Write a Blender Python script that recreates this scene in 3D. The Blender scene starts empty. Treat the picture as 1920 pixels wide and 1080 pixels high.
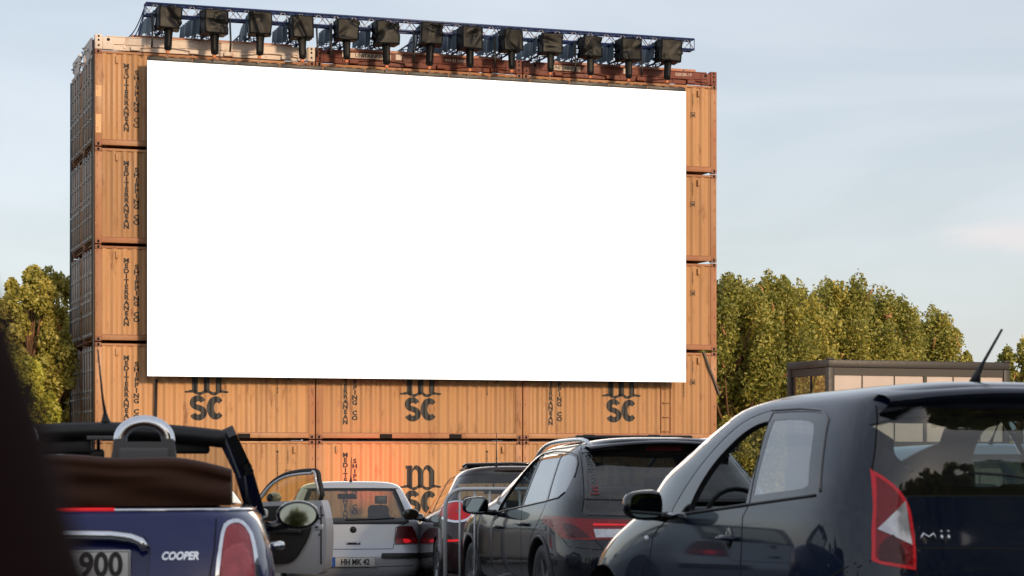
import bpy, bmesh, math, random
import numpy as np
from mathutils import Vector, Matrix
from mathutils.bvhtree import BVHTree
random.seed(7); np.random.seed(7)
R = math.radians
sc = bpy.context.scene
COL = sc.collection

# ---------------------------------------------------------------- camera
cd = bpy.data.cameras.new('camera'); cam = bpy.data.objects.new('camera', cd); COL.objects.link(cam)
cam.location = (0, 0, 1.2); cam.rotation_euler = (R(90), 0, 0)
cd.sensor_width = 36; cd.lens = 75; cd.shift_y = 309/1920
cd.clip_start = .05; cd.clip_end = 3000
cd.dof.use_dof = True; cd.dof.focus_distance = 57; cd.dof.aperture_fstop = 8.0
sc.camera = cam
# ---------------------------------------------------------------- world, sun, exposure
SUN_EL, SUN_AZ = 15.0, 34.0          # the sun stands low behind the camera, to its right
world = bpy.data.worlds.new('World'); sc.world = world; world.use_nodes = True
nt = world.node_tree; N = nt.nodes; Lk = nt.links
for n in list(N): N.remove(n)
wo = N.new('ShaderNodeOutputWorld'); bg = N.new('ShaderNodeBackground')
sky = N.new('ShaderNodeTexSky'); sky.sky_type = 'NISHITA'; sky.sun_disc = False
sky.sun_elevation = R(SUN_EL); sky.sun_rotation = R(180 - SUN_AZ); sky.air_density = 1.0; sky.dust_density = 1.6; sky.ozone_density = 1.2
tc = N.new('ShaderNodeTexCoord'); mp = N.new('ShaderNodeMapping'); mp.inputs['Scale'].default_value = (1.6, 1.6, 7.5)
mp.inputs['Rotation'].default_value = (R(9), R(5), 0)
nz = N.new('ShaderNodeTexNoise'); nz.inputs['Scale'].default_value = 2.3; nz.inputs['Detail'].default_value = 7; nz.inputs['Roughness'].default_value = .5
nz.inputs['Distortion'].default_value = .5
cr = N.new('ShaderNodeValToRGB'); cr.color_ramp.elements[0].position = .40; cr.color_ramp.elements[0].color = (.44, .44, .44, 1)
cr.color_ramp.elements[1].position = .74; cr.color_ramp.elements[1].color = (.62, .62, .62, 1)
mx = N.new('ShaderNodeMixRGB'); mx.inputs[2].default_value = (9.9, 10.2, 11.0, 1)
Lk.new(tc.outputs['Generated'], mp.inputs[0]); Lk.new(mp.outputs[0], nz.inputs['Vector']); Lk.new(nz.outputs['Fac'], cr.inputs[0])
Lk.new(cr.outputs[0], mx.inputs[0]); Lk.new(sky.outputs[0], mx.inputs[1])
# one small sunlit cloud low on the right
sb = N.new('ShaderNodeVectorMath'); sb.operation = 'SUBTRACT'; sb.inputs[1].default_value = (.231, .968, .098)
ml = N.new('ShaderNodeVectorMath'); ml.operation = 'MULTIPLY'; ml.inputs[1].default_value = (26, 8, 120)
ln = N.new('ShaderNodeVectorMath'); ln.operation = 'LENGTH'; ad = N.new('ShaderNodeMath'); ad.operation = 'ADD'
n2 = N.new('ShaderNodeTexNoise'); n2.inputs['Scale'].default_value = 1.4; n2.inputs['Detail'].default_value = 5
rm = N.new('ShaderNodeMapRange'); rm.interpolation_type = 'SMOOTHSTEP'; rm.inputs['From Min'].default_value = 1.75; rm.inputs['From Max'].default_value = .7; rm.inputs['To Max'].default_value = .5
m3 = N.new('ShaderNodeMixRGB'); m3.inputs[2].default_value = (9.0, 7.9, 7.7, 1)
Lk.new(tc.outputs['Generated'], sb.inputs[0]); Lk.new(sb.outputs[0], ml.inputs[0]); Lk.new(ml.outputs[0], ln.inputs[0]); Lk.new(ml.outputs[0], n2.inputs['Vector'])
Lk.new(ln.outputs['Value'], ad.inputs[0]); Lk.new(n2.outputs['Fac'], ad.inputs[1]); Lk.new(ad.outputs[0], rm.inputs['Value'])
Lk.new(rm.outputs[0], m3.inputs[0]); Lk.new(mx.outputs[0], m3.inputs[1]); Lk.new(m3.outputs[0], bg.inputs[0])
bg.inputs[1].default_value = .104
Lk.new(bg.outputs[0], wo.inputs[0])
sl = bpy.data.lights.new('sun', 'SUN'); so = bpy.data.objects.new('sun', sl); COL.objects.link(so)
sl.energy = 2.9; sl.angle = R(6); sl.color = (1, .74, .48)
_d = Vector((math.sin(R(SUN_AZ))*math.cos(R(SUN_EL)), -math.cos(R(SUN_AZ))*math.cos(R(SUN_EL)), math.sin(R(SUN_EL))))
so.rotation_euler = _d.to_track_quat('Z', 'Y').to_euler(); so.location = _d*100
sc.view_settings.view_transform = 'Standard'; sc.view_settings.look = 'None'
sc.view_settings.exposure = 0.0; sc.view_settings.gamma = 1
sc.cycles.use_denoising = True; sc.cycles.max_bounces = 8; sc.cycles.transparent_max_bounces = 24
sc.cycles.caustics_reflective = False; sc.cycles.caustics_refractive = False; sc.cycles.sample_clamp_indirect = 6

# ---------------------------------------------------------------- materials
def new_mat(name):
    m = bpy.data.materials.new(name); m.use_nodes = True
    return m, m.node_tree.nodes['Principled BSDF'], m.node_tree
def mat(name, col, rough=.5, metal=0, spec=.5, coat=0, coat_rough=.03, emit=None, estr=0, trans=0, noise=0, nscale=8, bump=0, bscale=40, sheen=0):
    m, b, t = new_mat(name)
    b.inputs['Base Color'].default_value = (*col, 1); b.inputs['Roughness'].default_value = rough
    b.inputs['Metallic'].default_value = metal; b.inputs['Specular IOR Level'].default_value = spec
    b.inputs['Coat Weight'].default_value = coat; b.inputs['Coat Roughness'].default_value = coat_rough
    if trans: b.inputs['Transmission Weight'].default_value = trans
    if sheen: b.inputs['Sheen Weight'].default_value = sheen
    if emit: b.inputs['Emission Color'].default_value = (*emit, 1); b.inputs['Emission Strength'].default_value = estr
    if noise or bump:
        c = t.nodes.new('ShaderNodeTexCoord')
    if noise:
        n = t.nodes.new('ShaderNodeTexNoise'); n.inputs['Scale'].default_value = nscale; n.inputs['Detail'].default_value = 6
        r = t.nodes.new('ShaderNodeMapRange'); r.inputs['To Min'].default_value = 1-noise; r.inputs['To Max'].default_value = 1+noise
        x = t.nodes.new('ShaderNodeMixRGB'); x.blend_type = 'MULTIPLY'; x.inputs[0].default_value = 1; x.inputs[1].default_value = (*col, 1)
        t.links.new(c.outputs['Object'], n.inputs['Vector']); t.links.new(n.outputs['Fac'], r.inputs['Value']); t.links.new(r.outputs[0], x.inputs[2])
        t.links.new(x.outputs[0], b.inputs['Base Color'])
        r2 = t.nodes.new('ShaderNodeMapRange'); r2.inputs['To Min'].default_value = max(0, rough-.12*min(1, rough*3)); r2.inputs['To Max'].default_value = min(1, rough+.12*min(1, rough*3))
        t.links.new(n.outputs['Fac'], r2.inputs['Value']); t.links.new(r2.outputs[0], b.inputs['Roughness'])
    if bump:
        n = t.nodes.new('ShaderNodeTexNoise'); n.inputs['Scale'].default_value = bscale; n.inputs['Detail'].default_value = 4
        u = t.nodes.new('ShaderNodeBump'); u.inputs['Strength'].default_value = bump; u.inputs['Distance'].default_value = .02
        t.links.new(c.outputs['Object'], n.inputs['Vector']); t.links.new(n.outputs['Fac'], u.inputs['Height']); t.links.new(u.outputs[0], b.inputs['Normal'])
    return m
def glass_mat(name, tint, refl=1.0, rough=0.0, dirt_haze=.02, ior=1.5):
    m = bpy.data.materials.new(name); m.use_nodes = True; t = m.node_tree
    for n in list(t.nodes): t.nodes.remove(n)
    o = t.nodes.new('ShaderNodeOutputMaterial'); tr = t.nodes.new('ShaderNodeBsdfTransparent'); tr.inputs[0].default_value = (*tint, 1)
    gl = t.nodes.new('ShaderNodeBsdfGlossy'); gl.inputs['Roughness'].default_value = rough; gl.inputs[0].default_value = (refl, refl, refl, 1)
    fr = t.nodes.new('ShaderNodeFresnel'); fr.inputs[0].default_value = ior
    df = t.nodes.new('ShaderNodeBsdfDiffuse'); df.inputs[0].default_value = (.35, .36, .38, 1)
    m1 = t.nodes.new('ShaderNodeMixShader'); m1.inputs[0].default_value = dirt_haze
    ge = t.nodes.new('ShaderNodeNewGeometry'); io = t.nodes.new('ShaderNodeMapRange'); io.inputs['To Min'].default_value = ior; io.inputs['To Max'].default_value = 1/ior
    t.links.new(ge.outputs['Backfacing'], io.inputs['Value']); t.links.new(io.outputs[0], fr.inputs[0])      # same pane reflectance seen from either side
    m2 = t.nodes.new('ShaderNodeMixShader'); mul = t.nodes.new('ShaderNodeMath'); mul.operation = 'MULTIPLY'; mul.inputs[1].default_value = 1.6; mul.use_clamp = True
    t.links.new(tr.outputs[0], m1.inputs[1]); t.links.new(df.outputs[0], m1.inputs[2])
    t.links.new(fr.outputs[0], mul.inputs[0]); t.links.new(mul.outputs[0], m2.inputs[0])
    t.links.new(m1.outputs[0], m2.inputs[1]); t.links.new(gl.outputs[0], m2.inputs[2]); t.links.new(m2.outputs[0], o.inputs[0])
    return m
def weather_mat(name, base, alt, rust=(.16, .05, .022), rust_amt=.5, rough=.55, streak=True, vary=.12, glow=False):
    """painted steel: paler and darker patches, vertical rust streaks, grime"""
    m, b, t = new_mat(name); nd, lk = t.nodes, t.links
    c = nd.new('ShaderNodeTexCoord'); oi = nd.new('ShaderNodeObjectInfo')
    add = nd.new('ShaderNodeVectorMath'); add.operation = 'MULTIPLY_ADD'; add.inputs[1].default_value = (1, 1, 1)
    sc_ = nd.new('ShaderNodeVectorMath'); sc_.operation = 'SCALE'; sc_.inputs[0].default_value = (37, 11, 23)
    geo = nd.new('ShaderNodeNewGeometry')
    lk.new(geo.outputs['Position'], add.inputs[0]); lk.new(oi.outputs['Random'], sc_.inputs['Scale']); add.inputs[2].default_value = (0, 0, 0)
    def noise(scale, vec_scale, detail=6, rgh=.55):
        mpn = nd.new('ShaderNodeMapping'); mpn.inputs['Scale'].default_value = vec_scale
        n = nd.new('ShaderNodeTexNoise'); n.inputs['Scale'].default_value = scale; n.inputs['Detail'].default_value = detail; n.inputs['Roughness'].default_value = rgh
        lk.new(add.outputs[0], mpn.inputs[0]); lk.new(mpn.outputs[0], n.inputs['Vector']); return n.outputs['Fac']
    def ramp(f, a, bb):
        r = nd.new('ShaderNodeMapRange'); r.inputs['From Min'].default_value = a; r.inputs['From Max'].default_value = bb; r.clamp = True
        lk.new(f, r.inputs['Value']); return r.outputs[0]
    def mixc(f, c1, c2, typ='MIX'):
        x = nd.new('ShaderNodeMixRGB'); x.blend_type = typ
        if isinstance(f, float): x.inputs[0].default_value = f
        else: lk.new(f, x.inputs[0])
        for i, cc in ((1, c1), (2, c2)):
            if isinstance(cc, tuple): x.inputs[i].default_value = (*cc, 1)
            else: lk.new(cc, x.inputs[i])
        return x.outputs[0]
    big = ramp(noise(.55, (1, 1, .8), 4), .3, .7)
    col = mixc(big, base, alt)
    obj_v = nd.new('ShaderNodeMapRange'); obj_v.inputs['To Min'].default_value = 1-vary; obj_v.inputs['To Max'].default_value = 1+vary
    lk.new(oi.outputs['Random'], obj_v.inputs['Value'])
    cmb = nd.new('ShaderNodeCombineColor'); [lk.new(obj_v.outputs[0], cmb.inputs[i]) for i in range(3)]
    col = mixc(1.0, col, cmb.outputs[0], 'MULTIPLY')
    st = ramp(noise(1.6, (1, 1, .12), 7, .62), .5, .8)
    col = mixc(st, col, tuple(x*.80 for x in base)) if streak else col
    rs = nd.new('ShaderNodeMath'); rs.operation = 'MULTIPLY'
    lk.new(ramp(noise(3.2, (1, 1, .28), 9, .68), .57, .70), rs.inputs[0]); rs.inputs[1].default_value = rust_amt
    col = mixc(rs.outputs[0], col, rust)
    sp = nd.new('ShaderNodeMath'); sp.operation = 'MULTIPLY'; lk.new(ramp(noise(22, (1, 1, .6), 3), .70, .76), sp.inputs[0]); sp.inputs[1].default_value = rust_amt
    col = mixc(sp.outputs[0], col, tuple(x*.7 for x in rust))
    lk.new(col, b.inputs['Base Color'])
    rr = nd.new('ShaderNodeMapRange'); rr.inputs['To Min'].default_value = rough-.1; rr.inputs['To Max'].default_value = min(1, rough+.25)
    lk.new(big, rr.inputs['Value']); lk.new(rr.outputs[0], b.inputs['Roughness'])
    u = nd.new('ShaderNodeBump'); u.inputs['Strength'].default_value = .25; u.inputs['Distance'].default_value = .03
    lk.new(noise(2.2, (1, 1, 1), 3), u.inputs['Height']); lk.new(u.outputs[0], b.inputs['Normal'])
    return m
def letter_mat(name, col, wear):
    m = bpy.data.materials.new(name); m.use_nodes = True; t = m.node_tree; nd = t.nodes; lk = t.links
    b = nd['Principled BSDF']; o = nd['Material Output']; b.inputs['Base Color'].default_value = (*col, 1); b.inputs['Roughness'].default_value = .6
    g = nd.new('ShaderNodeNewGeometry'); n = nd.new('ShaderNodeTexNoise'); n.inputs['Scale'].default_value = 5.5; n.inputs['Detail'].default_value = 8; n.inputs['Roughness'].default_value = .7
    r = nd.new('ShaderNodeMapRange'); r.inputs['From Min'].default_value = .5+.25*(1-wear); r.inputs['From Max'].default_value = r.inputs['From Min'].default_value+.06
    r.inputs['To Max'].default_value = .85
    tr = nd.new('ShaderNodeBsdfTransparent'); mx = nd.new('ShaderNodeMixShader')
    lk.new(g.outputs['Position'], n.inputs['Vector']); lk.new(n.outputs['Fac'], r.inputs['Value']); lk.new(r.outputs[0], mx.inputs[0])
    lk.new(b.outputs[0], mx.inputs[1]); lk.new(tr.outputs[0], mx.inputs[2]); lk.new(mx.outputs[0], o.inputs[0])
    return m
M = {}
M['yellow'] = weather_mat('container_paint', (.45, .232, .100), (.51, .278, .132), rust_amt=.65, vary=.18)
M['yellow_rust'] = weather_mat('container_post_paint', (.47, .24, .11), (.38, .16, .085), rust_amt=.8)
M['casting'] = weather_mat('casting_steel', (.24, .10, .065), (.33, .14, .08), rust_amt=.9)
M['door'] = weather_mat('container_door_paint', (.42, .22, .10), (.36, .20, .11), rust_amt=.8)
M['bar'] = weather_mat('galvanised_bar', (.36, .38, .38), (.48, .49, .47), rust_amt=.45)
M['white_steel'] = weather_mat('white_flatrack_paint', (.66, .55, .48), (.74, .64, .57), rust=(.30, .12, .07), rust_amt=.55)
M['red_steel'] = weather_mat('red_flatrack_paint', (.16, .040, .028), (.20, .055, .036), rust_amt=.6)
M['deck'] = weather_mat('flatrack_deck', (.50, .25, .17), (.42, .20, .13), rust_amt=.5)
M['blue_truss'] = mat('blue_truss_paint', (.018, .035, .12), .4, noise=.3)
M['tarp'] = mat('black_tarpaulin', (.0040, .0044, .0052), .46, spec=.2, noise=.2, nscale=3)
M['tarp_side'] = mat('grey_blue_tarpaulin', (.10, .145, .19), .45, noise=.25, nscale=4)
M['black'] = mat('black_plastic', (.012, .012, .013), .45)
M['dark_steel'] = mat('dark_steel', (.03, .028, .028), .45, metal=.3, noise=.2)
M['hook'] = mat('hook_orange', (.55, .16, .05), .5)
M['chain'] = mat('chain_steel', (.35, .34, .33), .35, metal=.8)
M['letter'] = letter_mat('black_lettering', (.018, .019, .022), .18)
M['letter_worn'] = letter_mat('worn_black_lettering', (.02, .021, .023), .72)
M['letter_white'] = letter_mat('white_lettering', (.65, .55, .50), .7)
M['hole'] = mat('hole_black', (.006, .005, .005), .9)
M['pad_white'] = mat('label_white', (.62, .50, .42), .6)
M['asphalt'] = mat('asphalt', (.055, .053, .052), .85, noise=.35, nscale=3, bump=.5, bscale=30)

# ---------------------------------------------------------------- mesh helpers
class MB:
    def __init__(s): s.v = []; s.f = []; s.m = []; s.sm = []
    def add(s, vs, fs, mi=0, smooth=False):
        o = len(s.v); s.v += [tuple(v) for v in vs]
        for f in fs: s.f.append(tuple(i+o for i in f)); s.m.append(mi); s.sm.append(smooth)
    def box(s, x0, x1, y0, y1, z0, z1, mi=0, bev=0):
        if bev: return s.rbox(x0, x1, y0, y1, z0, z1, bev, mi)
        s.add([(x0,y0,z0),(x1,y0,z0),(x1,y1,z0),(x0,y1,z0),(x0,y0,z1),(x1,y0,z1),(x1,y1,z1),(x0,y1,z1)],
              [(0,3,2,1),(4,5,6,7),(0,1,5,4),(1,2,6,5),(2,3,7,6),(3,0,4,7)], mi)
    def rbox(s, x0, x1, y0, y1, z0, z1, b, mi=0, mat4=None, seg=2):
        bm = bmesh.new(); bmesh.ops.create_cube(bm, size=1)
        for v in bm.verts: v.co = Vector(((x0+x1)/2+v.co.x*(x1-x0), (y0+y1)/2+v.co.y*(y1-y0), (z0+z1)/2+v.co.z*(z1-z0)))
        b = min(b, .49*min(x1-x0, y1-y0, z1-z0))
        bmesh.ops.bevel(bm, geom=list(bm.edges), offset=b, segments=seg, profile=.5, affect='EDGES')
        if mat4: bm.transform(mat4)
        s.addbm(bm, mi, True); bm.free()
    def addbm(s, bm, mi=None, smooth=False):
        bm.verts.ensure_lookup_table(); bm.verts.index_update()
        o = len(s.v); s.v += [tuple(v.co) for v in bm.verts]
        for f in bm.faces:
            s.f.append(tuple(v.index+o for v in f.verts)); s.m.append(f.material_index if mi is None else mi); s.sm.append(smooth)
    def beam(s, p, q, w, h=None, mi=0, up=(0, 0, 1)):
        h = h or w; p = Vector(p); q = Vector(q); d = (q-p).normalized(); u = Vector(up)
        if abs(d.dot(u)) > .98: u = Vector((1, 0, 0))
        a = d.cross(u).normalized(); b = a.cross(d)
        vs = [P+a*i*w/2+b*j*h/2 for P in (p, q) for i, j in ((-1,-1),(1,-1),(1,1),(-1,1))]
        s.add(vs, [(0,1,2,3),(7,6,5,4),(0,4,5,1),(1,5,6,2),(2,6,7,3),(3,7,4,0)], mi)
    def tube(s, pts, r, n=8, mi=0, closed=False, caps=True):
        pts = [Vector(p) for p in pts]; k = len(pts); rings = []
        rr = r if isinstance(r, (list, tuple)) else [r]*k
        prev = None
        for i, p in enumerate(pts):
            if closed: d = (pts[(i+1) % k]-pts[i-1]).normalized()
            else: d = (pts[min(i+1, k-1)]-pts[max(i-1, 0)]).normalized()
            if prev is None:
                u = Vector((0,0,1)) if abs(d.z) < .9 else Vector((1,0,0)); a = d.cross(u).normalized()
            else:
                a = (prev-d*prev.dot(d)).normalized()
            prev = a; b = d.cross(a)
            rings.append([p+(a*math.cos(2*math.pi*j/n)+b*math.sin(2*math.pi*j/n))*rr[i] for j in range(n)])
        vs = [v for g in rings for v in g]; fs = []
        for i in range(k if closed else k-1):
            i2 = (i+1) % k
            for j in range(n): fs.append((i*n+j, i*n+(j+1) % n, i2*n+(j+1) % n, i2*n+j))
        if caps and not closed: fs += [tuple(range(n))[::-1], tuple((k-1)*n+j for j in range(n))]
        s.add(vs, fs, mi, True)
    def lathe(s, prof, n=24, axis='z', mi=0, c=(0,0,0), smooth=True):
        vs = []
        for (r, h) in prof:
            for j in range(n):
                a = 2*math.pi*j/n; x, y = r*math.cos(a), r*math.sin(a)
                p = {'z': (x, y, h), 'x': (h, x, y), 'y': (x, h, y)}[axis]
                vs.append((p[0]+c[0], p[1]+c[1], p[2]+c[2]))
        fs = [(i*n+j, i*n+(j+1) % n, (i+1)*n+(j+1) % n, (i+1)*n+j) for i in range(len(prof)-1) for j in range(n)]
        s.add(vs, fs, mi, smooth)
    def prism(s, poly, f0, f1, mi=0):
        """poly 2D, f0/f1 map (a,b)->3D for both caps"""
        k = len(poly); vs = [f0(*p) for p in poly]+[f1(*p) for p in poly]
        s.add(vs, [tuple(range(k)), tuple(range(2*k-1, k-1, -1))]+[(i, i+k, (i+1) % k+k, (i+1) % k) for i in range(k)], mi)
    def mesh(s, name, mats):
        me = bpy.data.meshes.new(name); me.from_pydata(s.v, [], s.f)
        for m in (mats if isinstance(mats, (list, tuple)) else [mats]): me.materials.append(m)
        me.polygons.foreach_set('material_index', s.m); me.polygons.foreach_set('use_smooth', s.sm); me.update()
        bm = bmesh.new(); bm.from_mesh(me); bmesh.ops.recalc_face_normals(bm, faces=bm.faces); bm.to_mesh(me); bm.free()
        return me
    def build(s, name, mats, parent=None, auto=False):
        me = s.mesh(name, mats); o = bpy.data.objects.new(name, me); COL.objects.link(o)
        if parent: o.parent = parent
        return o
def tag(o, label=None, cat=None, group=None, kind=None):
    if label: o['label'] = label
    if cat: o['category'] = cat
    if group: o['group'] = group
    if kind: o['kind'] = kind
    return o
def empty(name, loc=(0,0,0), rz=0, label=None, cat=None, group=None):
    o = bpy.data.objects.new(name, None); COL.objects.link(o); o.location = loc; o.rotation_euler = (0, 0, rz); o.empty_display_size = .2
    return tag(o, label, cat, group)
def copy_tree(o, parent=None, skip=()):
    c = o.copy(); COL.objects.link(c); c.parent = parent
    for ch in list(o.children):
        if ch.name.split('.')[0] in skip: continue
        copy_tree(ch, c)
    return c
def text_bm(s, size, bold=0.0, align='CENTER', xs=1.0, shear=0):
    """filled flat text in the xz plane facing -y (x right, z up)"""
    cu = bpy.data.curves.new('t', 'FONT'); cu.body = s; cu.size = size; cu.offset = bold; cu.align_x = align; cu.align_y = 'CENTER'; cu.shear = shear; cu.resolution_u = 4
    o = bpy.data.objects.new('t', cu); COL.objects.link(o); dg = bpy.context.evaluated_depsgraph_get()
    me = bpy.data.meshes.new_from_object(o.evaluated_get(dg)); bm = bmesh.new(); bm.from_mesh(me)
    bpy.data.objects.remove(o); bpy.data.curves.remove(cu); bpy.data.meshes.remove(me)
    for v in bm.verts: v.co = Vector((v.co.x*xs, 0, v.co.y))
    return bm

# ---------------------------------------------------------------- ground
GY = [-80, 9, 16.2, 23.5, 26, 40, 56, 130]; GZ = [0, 0, -.13, -.36, -.55, -.85, -1.05, -1.1]
def ground(y): return float(np.interp(y, GY, GZ))
def make_ground():
    b = MB(); xs = np.concatenate([[-600,-250,-120,-60], np.arange(-40, 41, 4), [60,120,250,600]]); ys = np.concatenate([[-400,-150,-80,-40,-10,0,4], np.arange(8, 64, 2), [75,100,130,200,400,900]])
    n = len(xs); vs = [(x, y, ground(y)) for y in ys for x in xs]
    b.add(vs, [(j*n+i, j*n+i+1, (j+1)*n+i+1, (j+1)*n+i) for j in range(len(ys)-1) for i in range(n-1)], 0, True)
    tag(b.build('ground', M['asphalt']), kind='structure')
make_ground()

# ---------------------------------------------------------------- container wall
WA = R(18.52); P0 = Vector((-11.22, 57.39, -1.05))
U = Vector((math.cos(WA), math.sin(WA), 0)); B = Vector((-math.sin(WA), math.cos(WA), 0))
def wpt(u, v, z): return P0+U*u+B*v+Vector((0, 0, z))
CL, CW, CH = 6.058, 2.438, 2.6; PU = 6.086; PR = 2.63
def corr_profile(x0, x1, pitch=.2785, depth=.036, y0=.018):
    """list of (x, y) along the panel, trapezoid corrugation"""
    pts = []; k = 0; nn = round((x1-x0)/pitch); p = (x1-x0)/nn
    for i in range(nn):
        a = x0+i*p
        for f, d in ((0, 0), (.26, 0), (.5, 1), (.76, 1)): pts.append((a+f*p, y0+depth*d))
    pts.append((x1, y0)); return pts
SIDE = corr_profile(.2, CL-.2)
_sx = [p[0] for p in SIDE]; _sy = [p[1] for p in SIDE]
def corr_y(x): return float(np.interp(x, _sx, _sy)) if _sx[0] <= x <= _sx[-1] else 0.0

def panel(b, prof, z0, z1, f=lambda x, y, z: (x, y, z), mi=0):
    k = len(prof); vs = [f(x, y, z0) for x, y in prof]+[f(x, y, z1) for x, y in prof]
    b.add(vs, [(i, i+1, i+1+k, i+k) for i in range(k-1)], mi)

def casting_mesh():
    b = MB(); w, d, h = .178, .162, .118
    # block with an oval recess on the front face and one on the end face
    b.rbox(0, w, 0, d, 0, h, .012)
    for (cx, cz, axis) in ((w/2, h/2, 'y'), (d/2, h/2, 'x')):
        pts = [(math.cos(t)*.034, math.sin(t)*.044) for t in np.linspace(0, 2*math.pi, 12, endpoint=False)]
        if axis == 'y': b.add([(cx+a, -.003, cz+c) for a, c in pts], [tuple(range(12))], 1)
        else: b.add([(-.003, cx+a, cz+c) for a, c in pts], [tuple(range(12))], 1)
    return b.mesh('corner_casting', [M['casting'], M['hole']])
CAST = casting_mesh()

def drape_text(bm, dy=.006):
    """cut a flat text along the corrugation bends and push it onto the panel"""
    xs = [v.co.x for v in bm.verts]; a, c = min(xs), max(xs)
    for x in _sx:
        if a < x < c: bmesh.ops.bisect_plane(bm, geom=bm.verts[:]+bm.edges[:]+bm.faces[:], dist=1e-6, plane_co=(x, 0, 0), plane_no=(1, 0, 0))
    for v in bm.verts: v.co.y = corr_y(v.co.x)-dy
_letters = {}
def vert_text(s, x, ztop, size, step, bold, xs=1.0):
    out = bmesh.new(); z = ztop-size*.35
    tmp = MB()
    for ch in s:
        if ch != ' ':
            bm = text_bm(ch, size, bold, xs=xs); zz = [v.co.z for v in bm.verts]; m_ = (min(zz)+max(zz))/2
            for v in bm.verts: v.co.x += x; v.co.z += z-m_
            drape_text(bm); tmp.addbm(bm, 0); bm.free()
        z -= step
    return tmp
def logo_mb(cx, cz):
    """bold lower-case m on a wave above 'sc'; cx is the middle, cz the height of the wave"""
    tmp = MB(); bm = bmesh.new()
    def poly(pts):
        vs = [bm.verts.new((cx+a, 0, cz+c)) for a, c in pts]; bm.faces.new(vs)
    H = .62; w = .155
    xl = [-.40, -.075, .255]                       # left edges of the three legs
    poly([(xl[0], .03), (xl[0]+w, .0), (xl[0]+w, H), (xl[0]-.03, H), (xl[0]-.03, H-.09), (xl[0], H-.10)])
    for i in (1, 2):                               # arch + leg as a strip of quads
        x0 = xl[i-1]+w; x1 = xl[i]
        inner = []; outer = []
        for t in np.linspace(0, 1, 9):
            a = math.pi*(1-t); inner.append(((x0+x1)/2+math.cos(a)*(x1-x0)/2, H-.24+math.sin(a)*.13))
            outer.append((x0+(x1+w-x0)*t, H-.24+(.255*math.sin(math.pi*(.18+.82*(t if t < .5 else .5+ (t-.5)*.75))) if t < 1 else .08)))
        for j in range(8): poly([inner[j], inner[j+1], outer[j+1], outer[j]])
        poly([(x1, .0 if i == 1 else .03), (x1+w, .03 if i == 1 else .0), outer[-1], (x1, H-.24)])
    top = []; bot = []
    for t in np.linspace(-1, 1, 41):               # wave
        yv = .035*math.cos(t*math.pi*3.0)*(1 if abs(t) < .8 else 1)+(.055*max(0, (abs(t)-.72)/.28))
        th = .045*(1-.55*abs(t)**3)
        top.append((t*.60-.0, yv+th)); bot.append((t*.60, yv-th))
    for j in range(40): poly([bot[j], bot[j+1], top[j+1], top[j]])
    # s and c as thick strokes
    def stroke(path):
        q = [Vector((p[0], p[1])) for p in path]; ws = [p[2] for p in path]; L = []; Rr = []
        for i, p in enumerate(q):
            d = (q[min(i+1, len(q)-1)]-q[max(i-1, 0)]).normalized(); n = Vector((-d.y, d.x)); L.append(p+n*ws[i]); Rr.append(p-n*ws[i])
        for i in range(len(q)-1): poly([tuple(Rr[i]), tuple(Rr[i+1]), tuple(L[i+1]), tuple(L[i])])
    s_ = []
    cy = -.42
    for a in np.linspace(R(18), R(270-35), 14): s_.append((-.235+.145*math.cos(a), cy+.135+.125*math.sin(a), .064+.02*math.sin(a/1.6)))
    for a in np.linspace(R(90-30), R(-162), 14): s_.append((-.23+.155*math.cos(a), cy-.135+.13*math.sin(a), .082))
    stroke(s_)
    c_ = [(.265+.165*math.cos(a), cy+.235*math.sin(a), .066+.036*abs(math.sin(a/2))**2) for a in np.linspace(R(42), R(318), 24)]
    stroke(c_)
    bmesh.ops.recalc_face_normals(bm, faces=bm.faces)
    drape_text(bm, .007); tmp.addbm(bm, 0); bm.free()
    return tmp

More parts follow.
